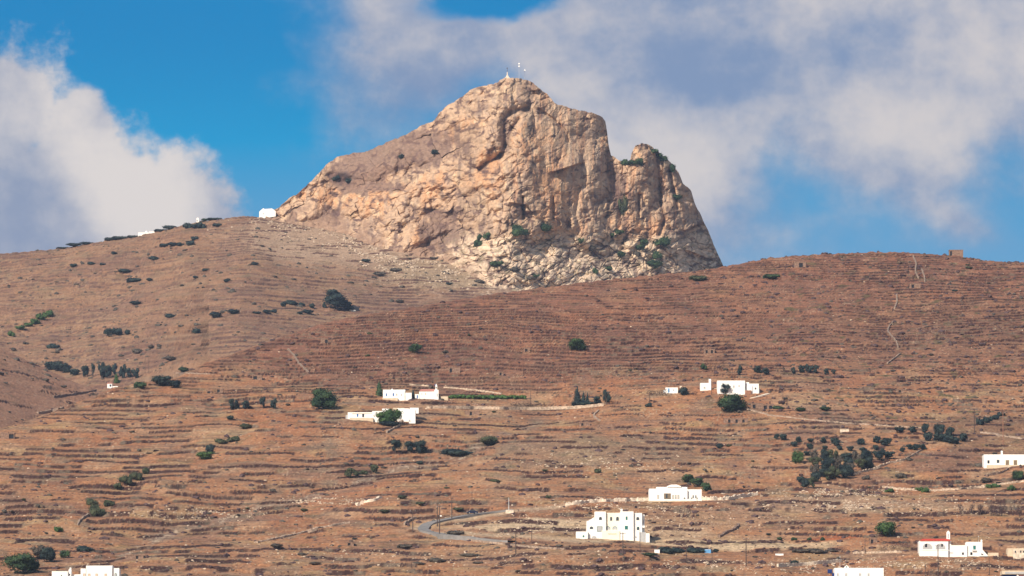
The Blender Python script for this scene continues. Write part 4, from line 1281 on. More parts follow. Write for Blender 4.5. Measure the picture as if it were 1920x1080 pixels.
for i, (pts, h_, w_, mk, lb) in enumerate(SW):
    if mk:
        stone_wall(pts, h_, w_, M[mk], lb, 0.12 if i in (0, 15) else 0.35, seed=i)

# ------------------------------------------------------------------ road
def ribbon(name, pts, half, zoff, mat, kind='structure', skirt=True):
    P = [ground(x, y) for x, y in pts]
    # smooth curve through the points
    Q = []
    for i in range(len(P) - 1):
        p0 = P[max(i - 1, 0)]; p1 = P[i]; p2 = P[i + 1]; p3 = P[min(i + 2, len(P) - 1)]
        for k in range(12):
            t_ = k / 12
            Q.append(0.5 * ((2 * p1) + (p2 - p0) * t_ + (2 * p0 - 5 * p1 + 4 * p2 - p3) * t_ ** 2 + (3 * p1 - p0 - 3 * p2 + p3) * t_ ** 3))
    Q.append(P[-1])
    V_ = []; F_ = []
    c0 = Q[0].copy()
    hs = [max(height(q.x + ox, q.y + oy) for ox in (-half, 0, half) for oy in (-half, 0, half)) for q in Q]
    hs = np.convolve(np.pad(hs, 6, 'edge'), np.ones(13) / 13, 'valid')
    for i, q in enumerate(Q):
        d = Q[min(i + 1, len(Q) - 1)] - Q[max(i - 1, 0)]; d.z = 0
        n = Vector((-d.y, d.x, 0)).normalized() * half
        z_ = hs[i] + zoff
        a = q + n; b = q - n
        for p, zz_ in ((a + n * 0.12, z_ - 2.5), (a, z_), (b, z_), (b - n * 0.12, z_ - 2.5)):
            V_.append((p.x - c0.x, p.y - c0.y, zz_ - c0.z))
        if i:
            A = 4 * (i - 1); B_ = 4 * i
            for k in range(3):
                F_.append((A + k, A + k + 1, B_ + k + 1, B_ + k))
    me = bpy.data.meshes.new(name); me.from_pydata(V_, [], F_); me.materials.append(mat)
    o = new_obj(name, me); o.location = c0
    o['kind'] = kind
    return Q, hs + zoff


RD = [(958, 958), (920, 962), (885, 967), (850, 972), (815, 980), (797, 987), (795, 995), (815, 1001), (850, 1007), (900, 1012), (960, 1018)]
RQ, RZ = ribbon('road', RD, 1.9, 0.08, M['asphalt'])
# low concrete edge on the outer side of the lower lane and guard posts at the bend
stone_wall([(828, 1006), (850, 1010), (880, 1014), (930, 1020), (980, 1025), (1012, 1028), (1060, 1031)], 0.6, 0.4, M['stone'], 'low grey concrete edge along the lower lane of the road', 0.05, name='road_wall')

# ------------------------------------------------------------------ stone huts with dark doorways
def hut(px, py, w, h, door=(0.4, 0.7), label='', mat='hutstone', surf=ground, doors=None, depth=3.5, frame=False):
    P = surf(px, py); s = P.y / F
    W, Hh = w * s, h * s
    root = bpy.data.objects.new('stone_hut', None); COL.objects.link(root); root.location = P
    tag(root, label, 'hut', None)
    ds = doors or [door]
    b = MB()
    x = 0.0
    for (a, c) in ds:
        b.box(-W / 2 + x * W, -W / 2 + a * W, 0, 0.6, -1, Hh * 0.82)
        x = c
    b.box(-W / 2 + x * W, W / 2, 0, 0.6, -1, Hh * 0.82)
    b.box(-W / 2, W / 2, 0, 0.6, Hh * 0.82, Hh)
    b.box(-W / 2, -W / 2 + 0.5, 0.6, depth, -1, Hh * 0.99); b.box(W / 2 - 0.5, W / 2, 0.6, depth, -1, Hh * 0.99); b.box(-W / 2, W / 2, depth, depth + 0.5, -1, Hh * 0.98)
    b.build('walls', M[mat], root)
    r = MB(); r.box(-W / 2 - 0.15, W / 2 + 0.15, -0.1, depth + 0.6, Hh, Hh + 0.25); r.build('roof_slab', M[mat], root)
    for (a, c) in ds:
        d = MB(); d.box(-W / 2 + a * W, -W / 2 + c * W, 0.35, 0.42, -1, Hh * 0.82); d.build('doorway', M['dark'], root)
    return root


HUTS = [(1500, 502, 22, 11, (0.42, 0.75), 'stone hut with dark door below the right crest'),
        (1793, 476, 26, 10, (0.05, 0.2), 'long stone hut standing on the right skyline'),
        (1716, 540, 20, 8, (0.15, 0.4), 'stone hut beside the zigzag wall'),
        (608, 644, 14, 9, (0.6, 0.95), 'stone hut with dark end high on the left ridge'),
        (852, 698, 22, 9, (0.1, 0.3), 'stone hut with dark door above the chapel'),
        (872, 725, 0, 0, None, None),
        (988, 661, 12, 8, (0.2, 0.6), 'tiny stone hut on the terraces above the vines'),
        (1096, 799, 20, 7, (0.2, 0.4), 'stone hut set in the terrace below the cypresses'),
        (1419, 766, 22, 9, (0.15, 0.4), 'stone hut right of the big tree below the white house'),
        (14, 823, 26, 11, (0.6, 0.95), 'stone hut with dark door at the left frame edge'),
        (412, 736, 12, 7, (0.1, 0.5), 'small stone hut right of the ridge trees'),
        (392, 738, 10, 5, (0.2, 0.7), 'low dark hut opening left of a small hut'),
        (1688, 736, 16, 5, (0.3, 0.6), 'low stone hut on the scrubby right slope'),
        (482, 712, 18, 8, (0.1, 0.5), 'stone hut above the left pair of trees'),
        (657, 1023, 12, 6, (0.1, 0.5), 'low stone hut opening below the rubble bank'),
        (1193, 953, 9, 5, (0.2, 0.7), 'little dark opening above the big apartment house'),
        (935, 703, 18, 6, (0.6, 0.8), 'stone shed above the green vine row'),
        (1638, 1018, 14, 8, (0.15, 0.45), 'white framed doorway hut left of the round green tree'),
        (898, 768, 0, 0, None, None),
        (885, 779, 28, 8, (0.35, 0.5), 'stone shed just under the long pale wall'),
        (822, 785, 0, 0, None, None),
        (1520, 672, 0, 0, None, None),
        (340, 1047, 0, 0, None, None),
        (1875, 908, 22, 5, (0.15, 0.85), 'dark opening under the lane at right edge')]
for px_, py_, w_, h_, dr_, lb in HUTS:
    if lb:
        hut(px_, py_, w_, h_, dr_, lb, mat='hutstone')
hut(1380, 793, 46, 8, None, 'long stone byre with three dark doorways', doors=[(0.18, 0.27), (0.48, 0.57), (0.76, 0.85)])
hut(1330, 662, 20, 7, None, 'stone hut with two dark openings on the slope', doors=[(0.15, 0.35), (0.65, 0.85)])
hut(1440, 767, 20, 8, None, 'stone hut with two black openings near the thin wall', doors=[(0.1, 0.4), (0.6, 0.9)])
hut(255, 1048, 40, 7, None, 'low stone ruin with two black holes bottom left', doors=[(0.5, 0.6), (0.85, 0.97)])

# ------------------------------------------------------------------ houses
def arch_outline(w, h, k=7):
    r = w / 2
    pts = [(-r, 0), (r, 0), (r, h - r * 0.8)]
    for i in range(1, k):
        a = math.pi * i / k
        pts.append((r * math.cos(a), h - r * 0.8 + r * 0.8 * math.sin(a)))
    pts.append((-r, h - r * 0.8))
    return pts


class House:
    """coordinates in photo pixels from the lower left corner of the facade, turned into metres at the house's own distance"""

    def __init__(s, name, px, py, label, cat='house', surf=ground, base=None, rot=0.0):
        s.P = surf(px, py); s.s = s.P.y / F
        s.r = bpy.data.objects.new(name, None); COL.objects.link(s.r); s.r.location = s.P
        s.r.rotation_euler = (0, 0, rot)
        tag(s.r, label, cat)
        s.walls = {}
        s.k = 0

    def block(s, x0, x1, z0, z1, y0=0.0, y1=7.0, mat='white', part='wall', foot=1.5, parent=None):
        q = s.s
        b = MB()
        b.box(x0 * q, x1 * q, y0, y1, z0 * q - (foot if z0 == 0 else 0), z1 * q)
        s.k += 1
        return b.build(part, M[mat], parent or s.r)

    def parapet(s, x0, x1, z1, y0, y1, mat='white', h=0.35):
        q = s.s; b = MB()
        X0, X1, Z1 = x0 * q, x1 * q, z1 * q
        b.box(X0, X1, y0, y0 + .2, Z1, Z1 + h); b.box(X0, X1, y1 - .2, y1, Z1, Z1 + h)
        b.box(X0, X0 + .2, y0 + .2, y1 - .2, Z1, Z1 + h); b.box(X1 - .2, X1, y0 + .2, y1 - .2, Z1, Z1 + h)
        return b.build('parapet', M[mat], s.r)

    def win(s, x, z, w, h, y=0.0, mat='glass', part='window', arch=False, frame=None, fw=0.12):
        """x = centre, z = sill"""
        q = s.s; W, Hh = w * q, h * q
        b = MB()
        if arch:
            b.prism([(x * q + a, z * q + c) for a, c in arch_outline(W, Hh)], y - 0.03, y + 0.05)
        else:
            b.box((x * q) - W / 2, (x * q) + W / 2, y - 0.03, y + 0.05, z * q, z * q + Hh)
        o = b.build(part, M[mat], s.r)
        if frame:
            f = MB()
            if arch:
                O = arch_outline(W + 2 * fw, Hh + fw); I = arch_outline(W, Hh)
                n = len(O)
                for i in range(1, n):
                    j = (i + 1) % n
                    f.prism([(x * q + O[i][0], z * q + O[i][1]), (x * q + O[j][0], z * q + O[j][1]), (x * q + I[j][0], z * q + I[j][1]), (x * q + I[i][0], z * q + I[i][1])], y - 0.08, y + 0.02)
            else:
                f.box(x * q - W / 2 - fw, x * q - W / 2, y - 0.08, y + .02, z * q, z * q + Hh); f.box(x * q + W / 2, x * q + W / 2 + fw, y - 0.08, y + .02, z * q, z * q + Hh)
                f.box(x * q - W / 2 - fw, x * q + W / 2 + fw, y - 0.08, y + .02, z * q + Hh, z * q + Hh + fw); f.box(x * q - W / 2 - fw, x * q + W / 2 + fw, y - 0.11, y + .02, z * q - fw, z * q)
            f.build('window_frame', M[frame], o)
        return o

    def chimney(s, x, z0, z1, w=4, y=1.0, mat='white', d=0.9, part='chimney'):
        q = s.s; b = MB()
        b.box((x - w / 2) * q, (x + w / 2) * q, y, y + d, z0 * q - 0.3, z1 * q, top=0.08)
        b.box((x - w / 2) * q - .08, (x + w / 2) * q + .08, y - .08, y + d + .08, z1 * q - 0.45, z1 * q - 0.3)
        return b.build(part, M[mat], s.r)

    def shape(s, outline, y0, y1, mat='white', part='wall'):
        q = s.s; b = MB()
        b.prism([(x * q, z * q) for x, z in outline], y0, y1)
        return b.build(part, M[mat], s.r)


# 1 blue windowed house
h = House('white_house', 718, 748, 'white flat roofed house with narrow blue windows in the hamlet')
h.block(0, 42, 0, 16, 0, 8); h.block(42.1, 54, 0, 11.5, -0.6, 6, part='side_wing'); h.block(27, 41, 0, 15.2, -0.5, 5, part='front_wing')
h.parapet(0, 42, 16, 0, 8)
h.chimney(17, 16, 20, 3, 2)
h.win(6.5, 5, 2.2, 5.5, 0, 'blue'); h.win(19.5, 5, 2.6, 6, 0, 'blue'); h.win(26, 6, 1.6, 4, 0, 'brown'); h.win(35, 5, 1.8, 4.5, -0.5, 'greyp')
h.block(-1, 28, 0, 1.2, -1.6, -0.55, 'beige', 'terrace_step')
# 2 chapel
h = House('chapel', 778, 747, 'white chapel with faded red roof and bell tower')
h.block(8, 40, 0, 13.5, 0, 7)
q = h.s; b = MB(); b.prism([(8 * q, 13.5 * q), (8 * q, 13.7 * q), (11 * q, 18 * q), (37 * q, 18 * q), (40 * q, 13.7 * q), (40 * q, 13.5 * q)], 1.0, 6.6)
ro = MB(); n_ = [(7.6 * q, -.2, 13.6 * q), (40.4 * q, -.2, 13.6 * q), (40.4 * q, 7.2, 13.6 * q), (7.6 * q, 7.2, 13.6 * q), (11 * q, 3.5, 18.5 * q), (39 * q, 3.5, 18.5 * q)]
ro.v = n_; ro.f = [(0, 1, 5, 4), (1, 2, 5), (2, 3, 4, 5), (3, 0, 4), (0, 3, 2, 1)]
ro.build('roof', M['redl'], h.r)
h.block(36.5, 44.5, 0, 16, -0.8, 1.4, part='facade_wall')
h.block(38.4, 41.8, 16, 23.5, -0.3, 0.8, part='bell_tower'); h.win(40.1, 18.5, 1.5, 3.4, -0.3, 'dark', 'bell_opening', True)
h.shape([(38.1, 23.5), (42.1, 23.5), (40.1, 28)], -0.35, 0.85, 'white', 'tower_cap')
h.block(37.4, 39.2, 23.8, 26.2, -0.2, 0.6, 'blue', 'bell')
h.block(0, 7.9, 0, 8, -0.2, 5, part='annex'); h.win(4.5, 0.5, 2.4, 5.5, -0.2, 'blue', 'door')
h.win(13, 7, 1.4, 3, 0, 'greyp'); h.win(20, 6.5, 1.8, 4, 0, 'beige'); h.win(42, 3, 1.8, 6, -0.8, 'greyp'); h.block(44.6, 47, 0, 8, 0.2, 1, 'brown', 'gate_post')
h.block(49, 62, 0, 3.5, -.4, 0.2, 'beige', 'garden_wall')
# 3 lower house
h = House('white_house', 648, 786, 'long low white house behind the rounded green tree')
h.block(4, 60, 0, 13, 0, 6); h.block(0, 3.9, 0, 8, 0.4, 5, 'greyp', 'lean_to')
h.block(50, 74, 0, 15, -1.2, 5.0, part='middle_wing'); h.block(78, 131, 0, 17, 8.0, 14, part='rear_wall')
h.block(67, 84, 0, 25, 14.5, 20, part='upper_room'); h.win(82, 19, 3, 2, 14.5, 'greyp'); h.block(96, 118, 0, 25.5, 15, 20, part='upper_wing'); h.block(118.2, 131, 0, 20, 3, 14, part='right_wing')
h.block(119, 136, 17, 28, 18, 24, part='back_room'); h.block(86, 108, 20, 30, 24, 28, 'beige', 'stone_shed')
h.win(22.5, 4.5, 2.8, 5.5, 0, 'blue'); h.win(33, 4, 3.6, 6, 0, 'dark', 'door'); h.block(12, 58, 10.4, 10.9, -0.25, -0.02, 'beige', 'cornice')
h.block(8, 52, 0, -0.2 + 2, -2.5, -1.3, 'beige', 'terrace_wall')
# hedge under the round tree
plant(731, 799, 46, 11, 'bush', 'blue', 'dark clipped hedge under the rounded green tree', 'hedge', None, 'hedge')
# 4 outbuilding + long white house
h = House('white_outbuilding', 1313, 733, 'small white outbuilding with a tall chimney tower')
h.block(0, 16, 0, 14, 0, 5); h.parapet(0, 16, 14, 0, 5, h=0.25); h.block(16.1, 20.3, 0, 22.5, -0.3, 1.6, part='chimney_tower'); h.win(8, 4, 3.4, 4, 0, 'greyp', frame='white')
h.chimney(17, 22, 26, 1.5, 0.3, 'pole', 0.3, 'flue')
h.block(21, 32, 0, 6, 2, 3, 'beige', 'yard_wall')
h = House('long_white_house', 1345, 738, 'long white flat roofed house on the right slope')
h.block(0, 52, 0, 23, 0, 8); h.parapet(0, 52, 23, 0, 8); h.block(52.1, 60, 0, 22, 1.5, 9, 'white', 'side_wing'); h.block(60.1, 78, 0, 19, 0.6, 8, part='right_wing'); h.block(78.1, 80.5, 0, 11, 2, 6, 'white', 'buttress')
for x_ in (8, 22, 31):
    h.win(x_, 11, 3, 4.5, 0, 'greyp', frame='white')
h.win(41, 12, 2.4, 4, 0, 'greyp'); h.win(72, 8, 3, 3.5, 0.6, 'glass'); h.win(66, 2, 1.6, 12, 0.6, 'greyp', 'drain_panel'); h.win(53.5, 5, 1, 14, 1.5, 'greyp', 'drain_panel')
h.block(52, 64, 0, 6, -0.4, 0.4, 'rust', 'porch_wall')
o = stone_wall([(1406, 747), (1425, 743), (1440, 738)], 0.15, 2.6, M['pstone'], 'short pale paved drive right of the long white house', 0.05, name='paved_drive')
o['category'] = 'drive'
# 5 shed
h = House('white_shed', 1248, 737, 'small white shed with a light blue door')
h.block(0, 23, 0, 10.5, 0, 5); h.win(6, 1, 3, 8, 0, 'lblue', 'door'); h.win(15, 4, 2.4, 3, 0, 'greyp'); h.block(-4, -0.1, 0, 6, 0.5, 3, 'greyp', 'lean_to')
h.block(27, 31, 10, 14, 2, 3, 'pstone', 'chimney')
# 6 mansion
h = House('white_mansion', 1217, 940, 'wide white mansion with stepped roof and pediment')
h.block(0, 72, 0, 22, 0, 12); h.block(14, 72, 21, 27.5, 1.5, 11, part='upper_storey'); h.shape([(34, 27), (34, 29), (42, 31.8), (52, 31.8), (60, 29), (60, 27)], 1.0, 6, part='pediment')
h.block(72.1, 99, 0, 21, 1.0, 10, part='right_wing'); h.parapet(72.1, 99, 21, 1, 10); h.parapet(0, 14, 22, 0, 12)
h.win(34.5, 2, 13, 13, 0, 'brown', 'porch'); h.win(33, 6, 3, 8, -.05, 'glass', 'door')
for x_ in (17, 45, 50, 55):
    h.win(x_, 5, 2.4, 6.5, 0, 'greyp', frame='beige')
for x_ in (83, 88):
    h.win(x_, 6, 2.2, 6, 1.0, 'glass', arch=True)
h.block(-1, 99, 0, 3.2, -2.5, -1.9, 'white', 'balustrade')
h.block(-2, 110, -2, 0.2, -3.5, -2.6, 'beige', 'terrace_wall')
for x_ in (15, 30, 43, 66, 80, 90):
    plant(1217 + x_, 939, 3, 7, 'cypress', 'deep', f'small potted shrub on the mansion terrace', 'shrub', 'potted shrubs on the mansion terrace', 'potted_shrub')
# 7 apartment house
h = House('apartment_house', 1080, 1009, 'large white and cream apartment house with arched windows')
h.block(0, 22, 0, 12, -1.5, 7, part='garage_wing'); h.shape([(20, 31), (20, 32), (24, 33), (35, 40), (35, 31)], 0.03, 9, part='stepped_wing'); h.block(20, 56, 0, 31, 0, 9.2, part='wall')
h.block(35, 56, 31, 49, 0.2, 9, part='upper_storey'); h.block(56.1, 83, 0, 48, 1.2, 10, 'cream', 'cream_wall'); h.block(48.1, 82, 0, 14, -0.5, 1.1, 'cream', 'cream_porch')
h.block(83.1, 108, 0, 49, -0.2, 10, part='tower_wall'); h.block(108.1, 124, 0, 47.5, 0.8, 10, part='right_wall'); h.block(124.1, 129, 10, 45, 2.5, 9, part='rear_wall'); h.chimney(85.5, 49, 55, 4.5, 0.5)
h.block(124, 129, 20, 24, 1.0, 2.6, part='balcony'); h.block(119, 131, 0, 11, 0.0, 0.7, 'greyp', 'stair'); h.block(131.1, 138, 0, 9, -0.2, 3, part='stair_wall')
h.win(46, 34, 5.5, 6, 0.2, 'glass', arch=True, frame='white'); h.win(29, 17, 6.5, 5, 0, 'glass', arch=True, frame='white'); h.win(44.5, 13, 9, 8.5, 0, 'greyp', 'shutter', frame='green')
h.win(66, 33, 4, 7.5, 1.2, 'glass', arch=True, frame='cream'); h.win(78, 33, 5.5, 7.5, 1.2, 'glass', arch=True, frame='cream'); h.win(60.5, 16, 6.5, 6, 1.2, 'greyp', arch=True, frame='green'); h.win(73, 16, 7.5, 6, 1.2, 'greyp', arch=True, frame='green')
h.win(95, 34, 3.4, 6.5, -0.2, 'green', 'shutter'); h.win(94.5, 16, 6, 7, -0.2, 'green', 'shutter'); h.win(116, 34, 5.5, 6, 0.8, 'glass', arch=True, frame='white'); h.win(116.5, 15.5, 3.4, 5.5, 0.8, 'glass', arch=True, frame='green')
h.win(126.5, 28, 1.6, 8, 2.5, 'greyp'); h.win(14, 1, 3.4, 4, -1.5, 'green', 'door'); h.win(34, 0.2, 9, 4, -0.05, 'greyp', 'garage_arch', arch=True); h.win(113, 0.5, 3, 3, 0.8, 'greyp'); h.block(60, 76, 7.5, 8.1, -0.62, -0.52, 'brown', 'ledge')
h.parapet(35, 56, 49, 0.2, 9, h=.2); h.parapet(83.1, 108, 49, -0.2, 10, h=.2)
# 8 right edge house
h = House('farm_house', 1845, 878, 'long white farm house with chimney at the right edge')
h.block(0, 100, 2, 25, 0, 8); h.block(0, 100, 0, 2, 0, 8, 'white', 'wall_base'); h.chimney(35, 25, 34, 3.6, 3); h.block(5, 72, 0, 5.5, -2.2, -0.5, 'beige', 'terrace_wall'); h.parapet(0, 100, 25, 0, 8, h=0.2)
h.win(8.5, 9, 4, 6, 0, 'dark'); h.win(26.5, 10, 5, 6, 0, 'glass'); h.win(44, 4, 6, 11, 0, 'brown', 'door', frame='beige'); h.win(59, 4, 6, 11, 0, 'brown', 'door', frame='beige')
# 9 red roofed house
h = House('red_roofed_house', 1724, 1043, 'white house with bright red roof and arched loggia')
h.block(0, 54, 0, 29, 0, 8)
ro = MB(); q = h.s
ro.v = [(1 * q, -0.3, 29 * q), (58 * q, -0.3, 29 * q), (58 * q, 8.2, 29 * q), (1 * q, 8.2, 29 * q), (8 * q, 4, 34 * q), (56 * q, 4, 34 * q), (1 * q, -0.3, 29.8 * q), (58 * q, -0.3, 29.8 * q), (58 * q, 8.2, 29.8 * q), (1 * q, 8.2, 29.8 * q)]
ro.f = [(0, 1, 7, 6), (1, 2, 8, 7), (2, 3, 9, 8), (3, 0, 6, 9), (6, 7, 5, 4), (7, 8, 5), (8, 9, 4, 5), (9, 6, 4), (3, 2, 1, 0)]
ro.build('roof', M['red'], h.r)
for x_ in (15, 39.5):
    o = h.win(x_, 13, 18, 11, 0, 'greyp', 'loggia_arch', arch=True, frame='white')
h.win(12.5, 17, 4, 7, -0.04, 'dark', 'door'); h.win(42.5, 18, 3.2, 6, -0.04, 'dark', 'door')
h.block(54.1, 60, 0, 29, 1.0, 8, 'white', 'side_wall'); h.win(56, 4, 0.8, 22, 1.0, 'greyp', 'drain_panel'); h.block(52.5, 59, 33, 46, 3.4, 4.4, 'white', 'bell_tower'); h.win(55.8, 35, 2.2, 8.5, 3.4, 'greyp', 'bell_opening', arch=True); h.shape([(52.5, 46), (59, 46), (55.8, 49.5)], 3.4, 4.4, 'white', 'tower_cap')
h.block(60.1, 90, 0, 21, 1.0, 8, part='low_wing'); h.block(89, 119, 0, 27.5, 1.6, 8, part='right_wing'); h.chimney(117.5, 27.5, 32, 3, 2); h.chimney(112.5, 27, 40, 0.6, 3, 'metal', 0.1, 'antenna')
h.win(104, 13, 5, 7.5, 1.6, 'green', 'shutter'); h.win(82, 3, 3.6, 4.4, 1.0, 'dark'); h.win(98, 3, 4, 5, 1.55, 'dark'); h.block(99, 107, 11, 12.5, 0.8, 1.55, 'white', 'balcony')
h.shape([(113, 0), (128, 0), (128, 2), (118, 13), (113, 13)], 0.2, 1.5, 'white', 'stair'); h.shape([(116, 2.5), (120.5, 2.5), (116.5, 6)], 0.12, 0.22, 'dark', 'stair_opening')
h.block(129, 149, 0, 7, 1.5, 2.0, 'beige', 'garden_wall'); h.block(0.5, 60, 10.8, 11.6, -0.12, -0.01, 'white', 'cornice')
# 10 bottom house
h = House('white_house', 1565, 1092, 'white house at the bottom edge right of centre')
h.block(0, 92, 0, 26, 0, 9); h.parapet(0, 92, 26, 0, 9, h=.2); h.shape([(18, 26), (18, 29), (20.5, 31), (22.5, 32.5), (24.5, 31), (27, 29), (27, 26)], 0.3, 1.3, part='gable'); h.win(22.5, 28, 2.4, 2.4, 0.3, 'green')
for x_ in (4, 19.5, 45.5, 61.5):
    h.win(x_ + 2, 10, 3.6, 7, 0, 'greyp', frame='white')
h.chimney(11, 27, 51, 0.7, 3, 'metal', 0.12, 'antenna')
o = MB(); o.box(-12 * h.s, -4 * h.s, 2, 4, 18 * h.s, 25 * h.s); o.box(-3.8 * h.s, -0.2 * h.s, 1.8, 4, -1, 18 * h.s); ob = o.build('water_tank', M['navy']); ob.location = h.P; tag(ob, 'navy blue water tank beside the bottom white house', 'tank')
o = MB(); o.box(7 * h.s, 15 * h.s, 2, 3, 26.0 * h.s + .25, 28.6 * h.s); ob = o.build('roof', M['beige'], h.r); ob.name = 'roof_box'
# 11 bottom left house
h = House('white_house', 97, 1096, 'white flat roofed house in the bottom left corner')
h.block(0, 30, 0, 25, 0, 7, part='left_wing'); h.block(30.1, 36, 0, 25, 0.6, 5, 'white', 'link_wall'); h.shape([(31, 25), (31, 28), (33, 29), (33, 32), (36, 32), (36, 28), (37, 25)], 0.6, 1.6, part='chimney')
h.block(36.1, 54, 16, 19.5, 2, 6, 'white', 'porch_roof'); h.block(36.1, 54, 0, 16, 6.2, 6.6, 'dark', 'porch_opening'); h.block(54.1, 64, 0, 30, -0.2, 8, part='middle_wall')
h.block(64.1, 113, 0, 34, 0.0, 9, part='main_wall'); h.block(113.1, 126, 0, 31, 0.8, 8, part='right_wall'); h.parapet(64.1, 113, 34, 0, 9, h=.25); h.block(105, 113, 34.5, 36.5, 3, 4, part='vent')
for x_ in (61, 70, 84, 101):
    h.win(x_, 13, 3.4, 7, 0 if x_ > 64 else -.2, 'beige', frame='greyp')
h.win(119.5, 14, 3, 7, 0.8, 'greyp', arch=True, frame='green'); h.win(33, 17, 2.4, 3, 0.6, 'dark'); h.win(18, 12, 1.6, 6, 0, 'dark')
# 12 blue fronted building bottom right, beige ruin, white boxes
h = House('blue_building', 1878, 1094, 'low building with blue front and cream roof bottom right')
h.block(3, 80, 0, 17, 0, 7, 'navy', 'wall'); h.block(1, 80, 17, 24, -0.6, 8, 'beige', 'roof'); h.block(6, 80, 18, 21.5, -0.68, -0.62, 'greyp', 'slatted_panel'); h.win(38, 10, 18, 5, 0, 'redl', 'sign_panel')
h.shape([(27, 12), (33, 12), (30, 18)], -0.3, -0.1, 'white', 'awning')
h = House('beige_ruin', 1889, 1043, 'beige stone building right of the red roofed house')
h.block(0, 40, 0, 15, 0, 6, 'beige'); h.block(10, 40, 0, 12, -2, -0.2, 'pstone', 'front_wall')
for x_ in (14, 24, 29):
    h.win(x_, 6, 2.4, 4, -2, 'dark')
h = House('water_cistern', 948, 963, 'pale concrete cistern at the end of the road')
h.block(0, 15, 0, 6.5, 0, 4, 'pstone'); h.block(0.5, 14.5, 6.5, 7.3, 0.2, 3.8, 'greyp', 'lid')
h = House('beige_block', 1575, 811, 'small beige block wall above the orchard', 'wall')
h.block(0, 17, 0, 6, 0, 0.6, 'pstone'); h.block(0, 17, 6, 6.8, -0.1, 0.7, 'beige', 'capping')
h = House('white_block', 1227, 1036, 'small white block left of the roadside thicket', 'block')
h.block(0, 10, 0, 5.6, 0, 1.5, 'white'); h.block(-.4, 10.4, 5.6, 6.2, -0.1, 1.6, 'greyp', 'lid')
h = House('white_kiosk', 1454, 1041, 'low white slab beside the roadside on the right', 'slab')
h.block(0, 15, 0, 3, 0, 1.5, 'white'); h.block(-.4, 15.4, 3, 3.5, -0.1, 1.6, 'greyp', 'lid')
h = House('water_tank', 1321, 1037, 'light blue tank beside the roadside bushes', 'tank')
h.block(0, 12, 0, 6.5, 0, 2.5, 'lblue', 'tank_body'); h.block(0.8, 11.5, 6.5, 7.2, 0.3, 2.2, 'metal', 'lid'); h.block(12.2, 16.5, 0, 4.5, 0.3, 2, 'dark', 'pump_box')
# 13 skyline buildings
h = House('white_chapel', 259, 437, 'low white chapel on the skyline of the left hill', 'chapel')
h.block(0, 20, 0, 7, 0, 7); h.block(20.1, 38, 0, 9, 1.2, 5, part='side_wing'); h.shape([(13, 7), (13, 8.5), (15, 11), (17, 8.5), (17, 7)], 0.8, 3, part='dome')
h = House('domed_chapel', 368, 412, 'tiny white domed chapel on the left skyline', 'chapel')
h.block(0, 5, 0, 6.5, 0, 3); h.shape([(0, 6.5), (0.8, 8.3), (2.5, 9.4), (4.2, 8.3), (5, 6.5)], 0, 3, part='dome'); h.win(1.6, 1.5, 1.4, 3.5, 0, 'dark', 'door')
h = House('white_monastery', 486, 406, 'bright white building at the left foot of the rock', 'building')
h.shape([(0, -3), (0, 11), (5, 15.5), (24, 17), (31, 12), (31, 2)], 0, 8, part='wall'); h.win(8, 6, 2, 2.2, 0, 'greyp'); h.block(6, 9, 14, 18, 3, 4, part='bell_tower')
h = House('white_cottage', 201, 728, 'tiny white cottage below the left windbreak', 'cottage')
h.block(0, 9, 0, 9, 0, 4); h.block(9.1, 20, 0, 4, 0.4, 1, 'white', 'yard_wall'); h.win(6, 3, 3, 4, 0, 'dark', 'door'); h.block(-.6, 9.6, 9, 10.2, -.3, 4.3, 'redl', 'roof')
h = House('dark_roofed_hut', 655, 582, 'little white hut with rounded dark roof under the ridge', 'hut')
h.block(0, 15, 0, 5, 0, 4, 'white'); h.shape([(1.5, 2), (1, 5), (3, 9), (8, 10.5), (13, 8), (17, 6), (18, 4.5), (18, -1), (12, -1), (11, 1.5)], -0.4, 4.4, 'dark', 'roof'); h.shape([(17, 5), (20, 9), (20, 6), (18, 4)], 0, 1, 'dark', 'gable'); h.win(2.2, 2.6, 2.6, 3, -.02, 'white', 'door')

# ------------------------------------------------------------------ summit monument and antennas
P = on_rock(951, 148) + Vector((0, 3, 1))
s_ = P.y / F
root = bpy.data.objects.new('summit_monument', None); COL.objects.link(root); root.location = P
tag(root, 'pale stone monument with a cross on the summit', 'monument')
b = MB(); b.box(-4.5 * s_, 4.5 * s_, -1.4, 1.4, -3, 1.5 * s_); b.box(-3 * s_, 3 * s_, -1, 1, 1.5 * s_, 5.0 * s_, top=0.35); b.box(-1.2 * s_, 1.2 * s_, -.4, .4, 5 * s_, 12 * s_, top=0.2); b.build('plinth', M['pstone'], root)
b = MB(); b.box(-0.35 * s_, 0.35 * s_, -.08, .08, 12 * s_, 21 * s_); b.box(-1.4 * s_, 1.4 * s_, -.07, .07, 18.4 * s_, 19.2 * s_); b.build('cross', M['pole'], root)
for px_, top, n, lb in ((973, 33, (26.5, 31.5), 'tall thin antenna mast with two white drums on the summit'), (984, 22, (19.0,), 'shorter antenna mast with one white drum on the summit')):
    P = on_rock(px_, 149.5) + Vector((0, 2, 0))
    root = bpy.data.objects.new('antenna_mast', None); COL.objects.link(root); root.location = P
    tag(root, lb, 'antenna')
    b = MB(); b.tube((0, 0, -3), (0, 0, (top) * s_), 0.09, 0.05, 6); b.build('mast', M['metal'], root)
    for z_ in n:
        b = MB(); b.tube((0, -0.55, z_ * s_), (0, 0.35, z_ * s_), 0.55, 0.55, 14); b.tube((0, 0.2, z_ * s_), (0, 0.5, z_ * s_), 0.2, 0.1, 8); b.build('dish', M['white'], root)

